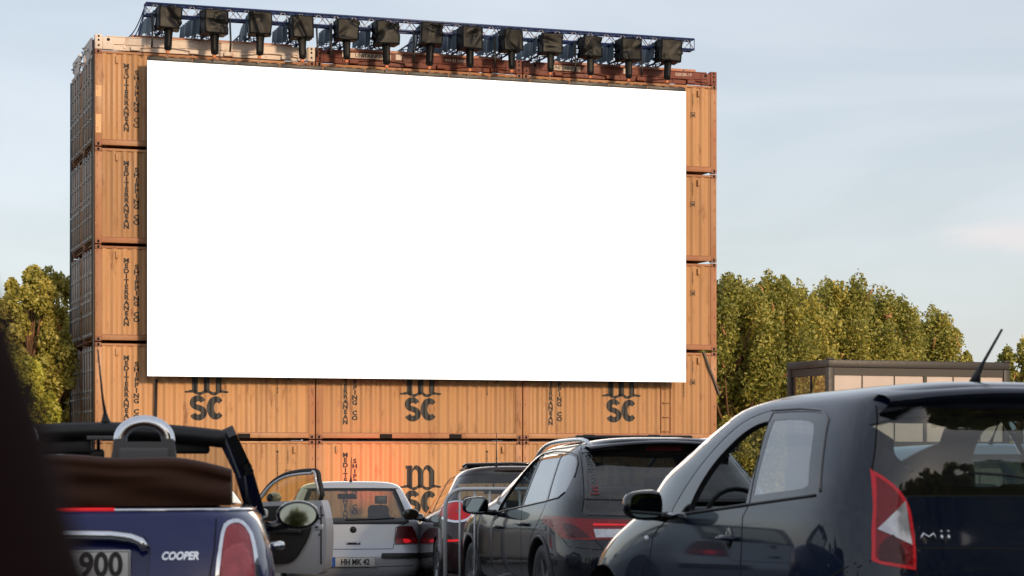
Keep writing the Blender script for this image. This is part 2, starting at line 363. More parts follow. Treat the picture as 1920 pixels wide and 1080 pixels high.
def make_container():
    root = empty('shipping_container')
    f = MB(); y1 = CW
    e = .003
    for x0 in (0, CL-.2):                                       # corner posts, front and back
        f.rbox(x0+e, x0+.2-e if x0 == 0 else CL-e, .008, .15, .118, CH-.118, .01)
        f.box(x0+e, x0+.2-e, y1-.15, y1-.008, .118, CH-.118)
    f.rbox(.178, CL-.178, .01, .09, CH-.095, CH-.03, .006)          # top rails
    f.box(.178, CL-.178, y1-.09, y1-.01, CH-.095, CH-.002)
    # bottom rails with fork pockets cut out at the front
    px = (CL/2-1.2, CL/2+.84)
    segs = [(.178, px[0]), (px[0]+.36, px[1]), (px[1]+.36, CL-.178)]
    for a, c in segs: f.rbox(a, c, .002, .11, .03, .165, .008)
    f.box(.178, CL-.178, .004, .11, .150, .167)
    f.box(.178, CL-.178, y1-.11, y1-.002, -.03, .165, 2)
    for a in px: f.box(a+.001, a+.359, .012, .03, .03, .15, 1)
    f.box(.17, CL-.17, 1.0, 1.3, -.029, .05, 2)                        # cross member under the floor
    f.box(.2, CL-.2, .001, .03, .168, .186, 2)                        # dark strip drawn for the shadow line above the rail
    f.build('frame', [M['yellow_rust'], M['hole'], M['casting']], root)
    b = MB()
    panel(b, SIDE, .175, CH-.09)
    panel(b, SIDE, .175, CH-.09, lambda x, y, z: (x, y1-y, z))
    rp = corr_profile(.15, CL-.15, pitch=.28, depth=.02, y0=0)
    k = len(rp); b.add([(x, .09, CH-.05+y) for x, y in rp]+[(x, y1-.09, CH-.05+y) for x, y in rp], [(i, i+1, i+1+k, i+k) for i in range(k-1)])
    b.box(.1, CL-.1, .05, y1-.05, .06, .10)
    ep = corr_profile(.15, y1-.15, pitch=.27, depth=.04, y0=0)
    panel(b, ep, .12, CH-.1, lambda x, y, z: (CL-.05-y, x, z))
    panel(b, ep, .12, CH-.1, lambda x, y, z: (.06+y, x, z))
    b.build('side_panel', M['yellow'], root)
    for x in (.55, CL-.62): v = MB(); v.rbox(x, x+.075, -.028, .02, CH-.36, CH-.165, .012); v.build('vent_cover', M['yellow'], root)
    lb = MB()
    for x in (.055, CL-.075):
        for z in (.42, .95, 1.5, 2.05, 2.38): lb.box(x, x+.02, .0, .009, z, z+.09, 0)
    lb.build('lashing_slot', M['casting'], root)
    for ix in (0, 1):
        for iy in (0, 1):
            for iz in (0, 1):
                c = bpy.data.objects.new('corner_casting', CAST); COL.objects.link(c); c.parent = root
                c.matrix_local = Matrix.Translation((CL if ix else 0, CW if iy else 0, CH if iz else 0)) @ Matrix.Diagonal((-1 if ix else 1, -1 if iy else 1, -1 if iz else 1, 1))
    return root
def add_lettering(root, worn):
    lm = M['letter_worn'] if worn else M['letter']
    a = vert_text('MEDITERRANEAN', .845, 2.25, .170, .1425, .0085, 1.2); a.build('name_lettering', lm, root)
    for wd, zt_ in (('SHIPPING', 2.08), ('CO', 2.08-9*.1425)): a = vert_text(wd, 1.115, zt_, .170, .1425, .0085, 1.2); a.build('name_lettering', lm, root)
    logo_mb(3.03, 1.27).build('logo', M['letter'], root)
def add_serial(root, n):
    vert_text('MEDU'+n, 5.0, 2.32, .11, .098, .002, .7).build('serial_lettering', M['letter'], root)
    a = vert_text('22G1', 5.29, 2.32, .11, .098, .002, .7)
    for z in (1.62,):
        a.add([(5.22, corr_y(5.22)-.006, z), (5.36, corr_y(5.36)-.006, z), (5.36, corr_y(5.36)-.006, z+.012), (5.22, corr_y(5.22)-.006, z+.012)], [(0,1,2,3)])
        a.box(5.23, 5.24, .004, .010, z, z+.15); a.box(5.35, 5.36, .004, .010, z, z+.15); a.box(5.23, 5.36, .004, .010, z+.15, z+.162); a.box(5.27, 5.33, .004, .010, z+.03, z+.11)
    a.build('serial_lettering', M['letter'], root)
def add_doors(root):
    """two door leaves with locking bars on the left end (x = 0)"""
    for k in (0, 1):
        y0 = .16+k*(CW-.32)/2; y1 = y0+(CW-.32)/2-.02
        d = MB(); d.rbox(-.012, .04, y0, y1, .15, CH-.13, .008)
        for z0 in (.32, .88, 1.44, 2.0): d.rbox(-.03, -.005, y0+.08, y1-.08, z0, z0+.38, .012)
        dd = d.build('door', M['door'], root)
        for t in (.22, .72):
            g = MB(); y = y0+t*(y1-y0)
            g.tube([(-.06, y, .12), (-.06, y, CH-.1)], .019, 8)
            for z in (.2, .75, 1.3, 1.85, CH-.2): g.rbox(-.085, -.01, y-.05, y+.05, z-.03, z+.03, .008)
            g.beam((-.075, y, 1.12), (-.075, y+.32, 1.12), .02, .05)
            g.build('locking_bar', M['bar'], dd)
base_c = make_container()
row_w = ['bottom', 'second lowest', 'middle', 'second highest', 'top']
col_w = ['left', 'middle', 'right']
desc = {(0,0): 'standing on the ground behind the dark blue convertible', (1,0): 'in the second row with its logo below the left screen end',
        (2,0): 'with fresh black lettering left of the lower half of the screen', (3,0): 'with clear lettering left of the upper half of the screen', (4,0): 'with faded lettering under the white flat rack',
        (0,1): 'with a whole black logo above the silver hatchback', (1,1): 'whose logo is cut by the middle of the screen bottom', (2,1): 'hidden behind the lower middle of the screen',
        (3,1): 'hidden behind the upper middle of the screen', (4,1): 'showing only its top rail above the middle of the screen',
        (0,2): 'standing on the ground behind the black estate car', (1,2): 'with rungs and a logo below the right end of the screen', (2,2): 'right of the lower part of the screen',
        (3,2): 'right of the middle of the screen, bare and clean', (4,2): 'at the upper right corner under the red flat rack'}
CONT = {}
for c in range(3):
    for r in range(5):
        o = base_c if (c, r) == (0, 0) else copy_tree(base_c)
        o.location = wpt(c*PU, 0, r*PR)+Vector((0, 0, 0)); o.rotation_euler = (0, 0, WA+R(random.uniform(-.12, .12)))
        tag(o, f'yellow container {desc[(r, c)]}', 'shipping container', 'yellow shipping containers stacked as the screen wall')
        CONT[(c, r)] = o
for c in range(3):
    for r in range(5):
        if (c == 2 and r >= 2) or (c == 1 and r in (2, 3)): pass
        elif not (c == 1 and r == 4): add_lettering(CONT[(c, r)], r == 4)
        if c == 2 or (r < 2): add_serial(CONT[(c, r)], ['5089613', '4471746', '3920358', '6120503', '2816640'][(r+c) % 5])
for r in range(5): add_doors(CONT[(0, r)])
rung = MB()                                                          # rungs on the right-hand container of the second row
for i in range(6): rung.tube([(4.28, -.02, .25+i*.42), (4.58, -.02, .25+i*.42)], .014, 6)
rung.box(4.27, 4.29, -.028, .01, .2, 2.4); rung.box(4.57, 4.59, -.028, .01, .2, 2.4)
rung.build('ladder_rungs', M['yellow_rust'], CONT[(2, 1)])
plate = MB(); plate.box(.02, .17, .002, .0075, .35, .85); plate.box(.02, .17, .002, .0075, 1.32, 1.62)
plate.build('paint_patch', mat('paint_patch', (.74, .43, .22), .6, noise=.1), CONT[(0, 4)])
bk = None
for r in range(5):
    o = empty('shipping_container', wpt(0, CW+.06, r*PR), WA); 
    for ch in list(CONT[(0, 0)].children):
        if ch.name.split('.')[0] in ('name_lettering', 'logo', 'serial_lettering'): continue
        copy_tree(ch, o)
    tag(o, f'{row_w[r]} container of the rear stack, its barred doors showing at the left end', 'shipping container', 'containers of the rear stack')

# dark strap down the left corner
s = MB(); s.tube([wpt(-.05, -.06, 13.35), wpt(-.06, -.05, 10), wpt(-.05, -.07, 5), wpt(-.06, -.06, .02)], .035, 6)
tag(s.build('cable', M['dark_steel']), 'thick dark cable running down the near left corner of the container wall', 'cable')
s = MB(); s.tube([wpt(.0, 5.0, 13.0), wpt(-.02, 5.0, 6), wpt(.0, 5.0, .02)], .06, 6)
tag(s.build('cable', M['dark_steel']), 'dark cable running down the far left edge of the container wall', 'cable')
s = MB(); s.tube([wpt(1.64, -.08, 4.25), wpt(1.6, -.05, 2.0), wpt(1.6, -.05, .0)], .04, 6)
tag(s.build('cable', M['dark_steel']), 'dark cable hanging from the screen bottom left corner over the containers', 'cable')
s = MB(); s.beam(wpt(17.78, -.03, 5.25), wpt(18.30, -.05, 3.95), .06, .05)
tag(s.build('lashing_rod', M['dark_steel']), 'dark lashing rod slanting across the right edge of the container wall', 'rod')

# ---------------------------------------------------------------- flat racks on top
ZT = 5*PR-.03
def flatrack(c, steel, key, label, marks):
    root = empty('flat_rack', wpt(c*PU, 0, ZT+.005), WA, label, 'flat rack', 'flat racks on top of the container wall')
    g = MB()
    for yy in (.0, CW-.16):
        g.rbox(.3, CL-.3, yy+.03, yy+.15, .17, .36, .01)            # main girder
        g.box(.32, CL-.32, yy+.0+.01, yy+.17, .35, .372)
        g.box(.32, CL-.32, yy+.01, yy+.17, .158, .178)
        g.rbox(.3, CL-.3, yy+.05, yy+.12, .0, .16, .006)
    for x in np.linspace(.8, CL-.8, 9): g.box(x-.03, x+.03, .03, CW-.03, .06, .2)
    # bowed pipe in front of the girder web
    pts = [(1.0+i*.11, -.005, .06+.09*math.sin(math.pi*i/16)) for i in range(17)]
    g.tube(pts, .018, 6); pts = [(x+3.0, y, z) for x, y, z in pts]; g.tube(pts, .018, 6)
    g.build('girder', steel, root)
    for x0, sgn in ((0, 1), (CL, -1)):
        for y0, sy in ((0, 1), (CW, -1)):
            e = MB(); a, b_ = sorted((x0, x0+sgn*.2)); c_, d_ = sorted((y0, y0+sy*.18))
            e.rbox(a, b_, c_, d_, 0, .40, .015)
            a2, b2 = sorted((x0+sgn*.2, x0+sgn*.5)); e.rbox(a2, b2, c_+.01, d_-.01, .0, .34, .02)
            for hz in (.10, .24, .345): e.lathe([(0, -.004), (.03, -.004)], 10, 'y', 1, (x0+sgn*.1, y0-.0 if sy > 0 else y0+.008, hz))
            e.lathe([(0, -.004), (.045, -.004)], 10, 'y', 1, (x0+sgn*.36, y0+.008, .27))
            e.build('end_post', [steel, M['hole']], root)
    x = 1.02
    while x < CL-.75: d = MB(); d.rbox(x, min(x+2.0, CL-.6), .18, CW-.18, .375, .47, .008); x += 2.03; d.build('deck_board', M['deck'], root)
    for (mx_, tx, sz) in marks:
        w = MB()
        if tx == '#': w.box(mx_, mx_+.18, .018, .028, .19, .34)
        else:
            bm = text_bm(tx, sz, .002)
            for v in bm.verts: v.co += Vector((mx_, .024, .265))
            w.addbm(bm); bm.free()
        w.build('marking', M['letter_white'], root)
    for x in (.95, 2.55, 3.5, 5.1): lk = MB(); lk.rbox(x, x+.26, -.03, .06, .005, .12, .02); lk.build('lashing_box', steel, root)
    return root
flatrack(0, M['white_steel'], 'w', 'white flat rack folded flat on the top left container', [])
flatrack(1, M['red_steel'], 'r', 'dark red flat rack on the middle of the wall, with white end markings', [(.75, '#', 0), (2.3, '#', 0), (4.1, '414 53 0000 6', .12)])
flatrack(2, M['red_steel'], 'r', 'dark red flat rack at the right end of the wall top', [(3.1, '#', 0), (5.0, '020105-17', .12)])
for x0, x1, lb_ in ((PU+.85, PU+2.15, 'long white name panel on the middle red flat rack girder'), (2*PU+.78, 2*PU+1.75, 'short white name panel on the right red flat rack girder')):
    cx = (x0+x1)/2; sg = MB(); sg.box(x0, x1, -.005, .02, .17, .31, 0)
    bm = text_bm('UNITAINER', .15, .003)
    for v in bm.verts: v.co += Vector((cx, -.008, .24))
    sg.addbm(bm, 1); bm.free()
    sgo = sg.build('sign_panel', [M['pad_white'], M['letter']]); sgo.location = wpt(0, 0, ZT+.005); sgo.rotation_euler = (0, 0, WA)
    tag(sgo, lb_, 'sign')
# netting heaped on the left end of the flat rack
nb = MB()
for i in range(46):
    y = random.uniform(.3, 4.6); x = random.uniform(-.15, .1); z = ZT+.04+random.uniform(0, .16)
    p = wpt(x, y, z); nb.tube([p, p+Vector((random.uniform(-.08, .08), random.uniform(-.2, .2), random.uniform(-.1, .08)))], .02, 5)
tag(nb.build('lashing_chain', M['bar']), 'tangle of grey lashing chain along the left end of the wall top', 'chain')
for y, lb_ in ((.2, 'white folded end plate of the flat rack nearest the corner, at the left end'), (2.75, 'farther white folded end plate on the rear stack at the left end')):
    gl = MB(); gl.prism([(y, .0), (y+.1, .36), (y+1.7, .36), (y+1.15, -.16), (y+.9, -.26)], lambda a, z: wpt(-.06, a, ZT+z), lambda a, z: wpt(-.02, a, ZT+z))
    tag(gl.build('end_wall', M['white_steel']), lb_, 'flat rack end')

# ---------------------------------------------------------------- truss, booms, hoists
def box_truss(b, p, q, w, h, seg, r=.024, rb=.013):
    """four chords and zigzag bracing between p and q (centre line)"""
    p = Vector(p); q = Vector(q); d = (q-p); L = d.length; d.normalize(); side = d.cross(Vector((0,0,1))).normalized(); up = Vector((0,0,1))
    cs = [side*sx*w/2+up*sz*h/2 for sx, sz in ((-1,-1),(1,-1),(1,1),(-1,1))]
    for c in cs: b.tube([p+c, q+c], r, 6)
    n = max(1, round(L/seg))
    for i in range(n):
        a = p+d*L*i/n; m = p+d*L*(i+.5)/n; e = p+d*L*(i+1)/n
        for k in range(4):
            c0, c1 = cs[k], cs[(k+1) % 4]
            b.beam(a+c0, m+c1, rb*2); b.beam(m+c1, e+c0, rb*2)
    for e in (p, q):
        for k in range(4): b.beam(e+cs[k], e+cs[(k+1) % 4], rb*2)
SV = -.62                                                            # screen plane stands this far in front of the wall
def inv_u(px, v): 
    k = (px-960)/4000; Q = P0+B*v
    return (k*Q.y-Q.x)/(U.x-k*U.y)
zt = ZT
tr = MB(); ut0 = inv_u(272, SV+.25); ut1 = inv_u(1298, SV+.25)
box_truss(tr, wpt(ut0, SV+.25, zt+1.07), wpt(ut1, SV+.25, zt+1.07), .30, .30, .50, .032, .0105)
tag(tr.build('lattice_truss', M['blue_truss']), 'long dark blue lattice truss running along the top above the hoists', 'truss')
xs_h = [317, 404, 487, 568, 652, 727, 808, 883, 960, 1033, 1110, 1182, 1255]
def crumple(b, x0, x1, y0, y1, z0, z1, mi, seed, amp=.07):
    """a tarpaulin wrapped over a box: taut panels with a few long creases"""
    rnd = random.Random(seed); bm = bmesh.new(); bmesh.ops.create_cube(bm, size=1)
    bmesh.ops.subdivide_edges(bm, edges=bm.edges[:], cuts=11, use_grid_fill=True)
    fold = [(Vector((rnd.uniform(-1,1), rnd.uniform(-.4,.4), rnd.uniform(-1,1))).normalized(), rnd.uniform(-.45, .45), rnd.uniform(.05, .13), rnd.choice((-1, .8, -.7))) for _ in range(6)]
    for v in bm.verts:
        c = v.co.copy(); w = 0
        for d, off, wd, sg in fold: w += sg*max(0, 1-abs(c.dot(d)-off)/wd)*(.5+.5*math.sin(c.x*5+c.z*4+seed))
        sag = -.10*max(0, c.z+.0)*(1-4*c.x*c.x)
        n = Vector((c.x*.5, c.y, c.z*.5)).normalized(); tp = 1-.08*max(0, -c.z-.15)
        q = Vector((c.x*tp*(x1-x0), c.y*(y1-y0), c.z*(z1-z0)))+n*(w*amp)+Vector((0, sag*.6 if c.y < 0 else 0, 0))
        v.co = q+Vector(((x0+x1)/2, (y0+y1)/2, (z0+z1)/2))
    b.addbm(bm, mi, True); bm.free()
ordw = ['first', 'second', 'third', 'fourth', 'fifth', 'sixth', 'seventh', 'eighth', 'ninth', 'tenth', 'eleventh', 'twelfth', 'last']
for i, px in enumerate(xs_h):
    u = inv_u(px, SV-.25); rnd = random.Random(100+i)
    root = empty('chain_hoist', wpt(u, SV-.25+rnd.uniform(-.05, .05), zt+.43+rnd.uniform(-.035, .035)), WA+R(rnd.uniform(-9, 7)), f'{ordw[i]} black wrapped chain hoist from the left, hanging over the screen top', 'hoist', 'chain hoists in black tarpaulin above the screen')
    root.scale = [rnd.uniform(.93, 1.06)]*3; root.rotation_euler[1] = R(rnd.uniform(-4, 4)); h = MB(); w = rnd.uniform(.29, .33)
    crumple(h, -w, w, -.12, .35, .03+rnd.uniform(-.03, .03), .63, 0, i)
    h.build('tarpaulin', M['tarp'], root)
    h = MB(); L = 1.9+rnd.uniform(-.5, .5)                          # hanging blue-grey side sheet, pleated
    k = 26; vs = []
    for j in range(k):
        y = .3+L*j/(k-1); x = -w-.02+.035*math.sin(j*1.9+i)
        vs += [(x, y, .60-.07*j/k), (x-.03, y, -.02+.12*rnd.random()+.16*(j/k))]
    h.add(vs, [(2*j, 2*j+2, 2*j+3, 2*j+1) for j in range(k-1)], 0)
    h.build('side_sheet', M['tarp_side'], root)
    h = MB(); pts = []
    for (z, rx) in ((.12, .15), (.0, .115), (-.16, .102), (-.36, .10), (-.47, .092), (-.50, .05)):
        pts.append((z, rx))
    vs = []; n = 14
    for (z, rx) in pts:
        for j in range(n):
            a = 2*math.pi*j/n; f = 1+.13*math.sin(3*a+i)
            vs.append((rx*f*math.cos(a), .08+rx*.8*f*math.sin(a), z))
    h.add(vs, [(a*n+j, a*n+(j+1) % n, (a+1)*n+(j+1) % n, (a+1)*n+j) for a in range(len(pts)-1) for j in range(n)], 0, True)
    h.build('chain_bag', M['tarp'], root)
    h = MB(); h.tube([(0, .1, -.47), (0, .12, -.66)], .016, 6, 1); h.rbox(-.045, .045,   .07, .15, -.58, -.49, .015, 0)
    h.build('hook', [M['hook'], M['chain']], root)
    bt = MB(); box_truss(bt, wpt(u, SV+.1, zt+.68), wpt(u, SV+3.5, zt+.68), .30, .30, .62, .024, .010)
    for yy in (1.1, 2.9): 
        for sx in (-.13, .13): bt.beam(wpt(u+sx, SV+yy, zt+.6), wpt(u+sx, SV+yy, zt+.47 if yy > 0 else zt), .05)
    tag(bt.build('boom_truss', M['blue_truss']), f'{ordw[i]} short blue boom truss from the left, reaching out from the roof to its hoist', 'truss', 'boom trusses carrying the hoists')
    if i in (0, 1, 3, 4, 6, 8, 10, 11):
        s = MB(); uu = u-.42 if i % 2 == 0 else u+.45
        s.tube([wpt(uu, SV+.05, zt+.92), wpt(uu+.02, SV+.02, zt+.3), wpt(uu, SV+.02, zt+.02)], .028, 6)
        tag(s.build('strap', M['black']), f'thin black strap hanging beside the {ordw[i]} hoist from the left', 'strap')
# cable swags at the left end
s = MB()
for k in range(3):
    a = wpt(ut0, SV+.3, zt+1.15-.05*k); e = wpt(.75+.12*k, .6, ZT+.38)
    pts = []
    for t in np.linspace(0, 1, 14):
        p = a.lerp(e, t); p.z -= (.32+.07*k)*math.sin(math.pi*t)*(1-.3*t); pts.append(p)
    s.tube(pts, .016, 5)
tag(s.build('power_cable', M['blue_truss']), 'dark cables swagging from the left end of the truss to the wall corner', 'cable')

# ---------------------------------------------------------------- screen
us0 = inv_u(276.5, SV); us1 = inv_u(1286, SV)
def zpix(px, py, v):
    k = (px-960)/4000; u = inv_u(px, v); q = wpt(u, v, 0); return 1.2-(py-849)/4000*q.y
zs1 = zpix(276.5, 113, SV); zs0 = zpix(276.5, 705, SV)
scr = empty('cinema_screen', wpt(us0, SV, zs0+1.05), WA, 'huge blank white cinema screen hanging in front of the container wall', 'screen')
W_, H_ = us1-us0, zs1-zs0
b = MB(); b.box(.01, W_-.01, .02, .12, 0.01, H_-.005)
b.build('screen_back', M['dark_steel'], scr)
b = MB(); b.add([(0, 0, 0), (W_, 0, 0), (W_, 0, H_), (0, 0, H_), (0, .02, 0), (W_, .02, 0), (W_, .02, H_), (0, .02, H_)], [(0,1,2,3),(0,4,5,1),(1,5,6,2),(3,2,6,7),(0,3,7,4)])
b.build('screen_surface', mat('lit_screen', (.9, .9, .9), .6, emit=(1, 1, 1), estr=1.0), scr)
b = MB()
n = 13
for i in range(n): b.rbox(W_*i/n+.008, W_*(i+1)/n-.008, .0, .12, H_+.004, H_+.115, .012)
for i in range(1, n): b.box(W_*i/n-.02, W_*i/n+.02, -.006, .01, H_+.02, H_+.1, 1)
b.build('top_bar', [M['dark_steel'], mat('bracket_brown', (.22, .09, .03), .6)], scr)
# ---------------------------------------------------------------- trees
def leaf_mat(name, c1, c2, c3, trans=.28):
    m = bpy.data.materials.new(name); m.use_nodes = True; t = m.node_tree; nd = t.nodes; lk = t.links
    b = nd['Principled BSDF']; o = nd['Material Output']; b.inputs['Roughness'].default_value = .5
    at = nd.new('ShaderNodeAttribute'); at.attribute_name = 'tint'
    r = nd.new('ShaderNodeValToRGB'); r.color_ramp.elements[0].color = (*c1, 1); r.color_ramp.elements[1].color = (*c3, 1)
    e = r.color_ramp.elements.new(.5); e.color = (*c2, 1)
    tl = nd.new('ShaderNodeBsdfTranslucent'); mx = nd.new('ShaderNodeMixShader'); mx.inputs[0].default_value = trans
    lk.new(at.outputs['Fac'], r.inputs[0]); lk.new(r.outputs[0], b.inputs['Base Color']); lk.new(r.outputs[0], tl.inputs[0])
    lk.new(b.outputs[0], mx.inputs[1]); lk.new(tl.outputs[0], mx.inputs[2]); lk.new(mx.outputs[0], o.inputs[0])
    return m
M['leaf_poplar'] = leaf_mat('poplar_leaves', (.13, .155, .034), (.34, .33, .065), (.76, .60, .14))
M['leaf_yellow'] = leaf_mat('yellow_green_leaves', (.22, .24, .04), (.52, .50, .07), (.90, .80, .15))
M['leaf_oak'] = leaf_mat('olive_leaves', (.19, .19, .045), (.44, .40, .085), (.80, .66, .18))
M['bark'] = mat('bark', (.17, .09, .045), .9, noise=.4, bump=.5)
M['bark_lit'] = mat('sunlit_bark_tint', (.42, .20, .085), .85, noise=.3)  # sunlight on the outer twigs put into a lighter bark colour
def leaves(name, pts, nrm, size, m, parent, tint):
    """pts (n,3); one kite-shaped leaf tuft (2 triangles as a quad) at each"""
    n = len(pts); rs = np.random.RandomState(len(pts) % 9973)
    a = rs.normal(size=(n, 3)); a = a+nrm*.4; a /= np.linalg.norm(a, axis=1)[:, None]
    r = rs.normal(size=(n, 3)); u = np.cross(a, r); u /= np.linalg.norm(u, axis=1)[:, None]; v = np.cross(a, u)
    s = (size*rs.uniform(.55, 1.35, n))[:, None]
    q = np.stack([pts-u*s, pts-v*s*.55, pts+u*s, pts+v*s*.55], axis=1).reshape(-1, 3)
    me = bpy.data.meshes.new(name); me.vertices.add(4*n); me.vertices.foreach_set('co', q.astype(np.float32).ravel())
    me.loops.add(4*n); me.loops.foreach_set('vertex_index', np.arange(4*n, dtype=np.int32))
    me.polygons.add(n); me.polygons.foreach_set('loop_start', np.arange(0, 4*n, 4, dtype=np.int32)); me.polygons.foreach_set('loop_total', np.full(n, 4, dtype=np.int32))
    at = me.attributes.new('tint', 'FLOAT', 'POINT'); at.data.foreach_set('value', np.repeat(tint, 4).astype(np.float32))
    me.materials.append(m); me.update(); me.validate()
    o = bpy.data.objects.new(name, me); COL.objects.link(o); o.parent = parent; return o
def tree(name, x, y, zb, h, rad, seed, m, label, group, spire=1.0, leaf=.13, nclump=70, nleaf=200, low=.12, shape=None, lit_twigs=10):
    rs = np.random.RandomState(seed); rnd = random.Random(seed)
    root = empty(name, (x, y, zb), rnd.uniform(0, 6.28), label, 'tree', group)
    tb = MB(); sway = [(0, 0, -.3)]
    for k in range(1, 8): sway.append((sway[-1][0]+rnd.uniform(-.12, .12), sway[-1][1]+rnd.uniform(-.12, .12), h*.11*k))
    tb.tube(sway, [h*.022*(1-.11*k) for k in range(8)], 8)
    cl = []
    for i in range(nclump):
        t = low+(1-low)*rs.rand()**.85; prof = math.sin(math.pi*min(1, (t-low)/(1-low)*.86+.12))**.6 if shape is None else shape(t)
        a = rs.rand()*2*math.pi; rr = rad*prof*(rs.rand()**.42)
        c = np.array([math.cos(a)*rr, math.sin(a)*rr, h*t*.93]); cl.append(c)
    P = []; T = []; NN = []
    for i, c in enumerate(cl):
        # a limb reaching towards each clump
        if i % 2 == 0:
            k = min(7, max(1, int(c[2]/(h*.11)*.7))); s0 = Vector(sway[k]); e0 = Vector(c); mid = s0.lerp(e0, .55)+Vector((0, 0, -.25))
            tb.tube([s0, mid, e0], [h*.009, h*.005, .012], 5)
        rx = rad*rs.uniform(.13, .25); rz = rx*spire*rs.uniform(1.1, 1.9); n = int(nleaf*rs.uniform(.6, 1.3))
        d = rs.normal(size=(n, 3)); d /= np.linalg.norm(d, axis=1)[:, None]; r = rs.rand(n)**.45
        w = np.ones(n); w = 1-.55*np.clip(d[:, 2]*r, 0, 1)*min(1, spire)          # tapering towards the tip
        p = np.stack([d[:, 0]*r*rx*w, d[:, 1]*r*rx*w, d[:, 2]*r*rz], 1); lean = (c[:2]/max(rad, .1))*.35
        p[:, :2] += lean[None, :]*np.clip(p[:, 2:3], 0, 9)
        P.append(p+c[None, :]); NN.append(d); base = rs.uniform(-.22, .22)
        T.append(np.clip(rs.normal(.47+base*.8, .14, n), 0, 1))
    pts = np.concatenate(P); leaves('crown', pts, np.concatenate(NN), leaf, m, root, np.concatenate(T))
    tb.build('trunk', M['bark'], root)
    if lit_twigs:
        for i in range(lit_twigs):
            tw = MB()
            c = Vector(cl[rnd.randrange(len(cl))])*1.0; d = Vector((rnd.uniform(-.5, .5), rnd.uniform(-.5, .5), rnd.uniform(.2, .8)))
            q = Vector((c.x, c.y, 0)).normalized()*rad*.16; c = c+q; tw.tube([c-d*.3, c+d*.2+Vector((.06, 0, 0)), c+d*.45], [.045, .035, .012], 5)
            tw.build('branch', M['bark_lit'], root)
    return root
def txy(px, Z): return ((px-960)/4000*Z, Z)
gp = 'poplars behind the right side of the container wall'
sp = [(1372, 80, 509, 2.1, 1), (1462, 82, 506, 2.3, 2), (1570, 85, 520, 2.5, 3), (1655, 88, 545, 2.3, 4), (1745, 92, 585, 2.2, 5), (1310, 86, 540, 2.4, 6), (1520, 95, 540, 3.0, 8), (1620, 98, 560, 3.0, 9), (1400, 96, 530, 3, 10)]
lab = ['tall poplar touching the right edge of the container wall', 'tallest poplar, second from the container wall', 'broad poplar above the left end of the glass cabin', 'poplar rising behind the middle of the glass cabin',
       'lowest poplar of the row, sloping down at its right end', 'poplar hidden mostly behind the right container stack', 'poplar in the back row filling the gap above the cabin corner', 'dark poplar in the back row above the cabin roof', 'poplar in the back row nearest the container wall']
for (px, Z, py, rad, seed), lb in zip(sp, lab):
    x, y = txy(px, Z); top = 1.2+(849-py)/4000*Z
    tree('poplar_tree', x, y, -1.1, (top+1.1), rad*1.22, seed, M['leaf_poplar'], lb, gp, spire=1.0, leaf=.078, nclump=130, nleaf=430, low=.02, lit_twigs=16)
x, y = txy(1915, 95); tree('poplar_tree', x, y, -1.1, 1.1+1.2+(849-632)/4000*95, 1.7, 21, M['leaf_poplar'], 'small separate poplar at the right edge of the picture', None, spire=1.3, leaf=.10, nclump=60, nleaf=200, low=.05)
x, y = txy(56, 59.5); tree('broad_tree', x, y, -1.1, 1.1+1.2+(849-478)/4000*59.5, 1.3, 31, M['leaf_oak'], 'tall olive green tree left of the container wall with a ragged outline', None, spire=.8, leaf=.07, nclump=70, nleaf=420, low=.36, lit_twigs=5)
x, y = txy(112, 66); tree('broad_tree', x, y, -1.1, 1.1+1.2+(849-490)/4000*66, 1.9, 33, M['leaf_oak'], 'olive tree half hidden behind the left end of the container wall', None, spire=.8, leaf=.08, nclump=100, nleaf=330, low=.2, lit_twigs=5)
x, y = txy(0, 59); tree('broad_tree', x, y, -1.1, 1.1+1.2+(849-540)/4000*59, 1.2, 32, M['leaf_oak'], 'lower ragged tree at the left edge beside the tall olive one', None, spire=.7, leaf=.08, nclump=60, nleaf=300, low=.5, lit_twigs=0)
for px, Z, py, rad, seed, lb in ((26, 57, 640, 1.3, 41, 'yellow green bushy tree in sunlight, leftmost under the ragged tree'), (62, 59.5, 652, .9, 42, 'yellow green bushy tree next to the left end of the container wall'), (70, 69, 612, 2.2, 43, 'darker bushy tree behind the yellow green ones'), (-30, 66, 600, 2.2, 44, 'dark bushy tree at the far left behind the blurred pillar')):
    x, y = txy(px, Z); tree('bushy_tree', x, y, -1.1, 1.1+1.2+(849-py)/4000*Z, rad, seed, M['leaf_yellow'] if seed < 43 else M['leaf_oak'], lb, 'bushy trees left of the wall', spire=.8, leaf=.065, nclump=110, nleaf=480, low=.03, lit_twigs=0)

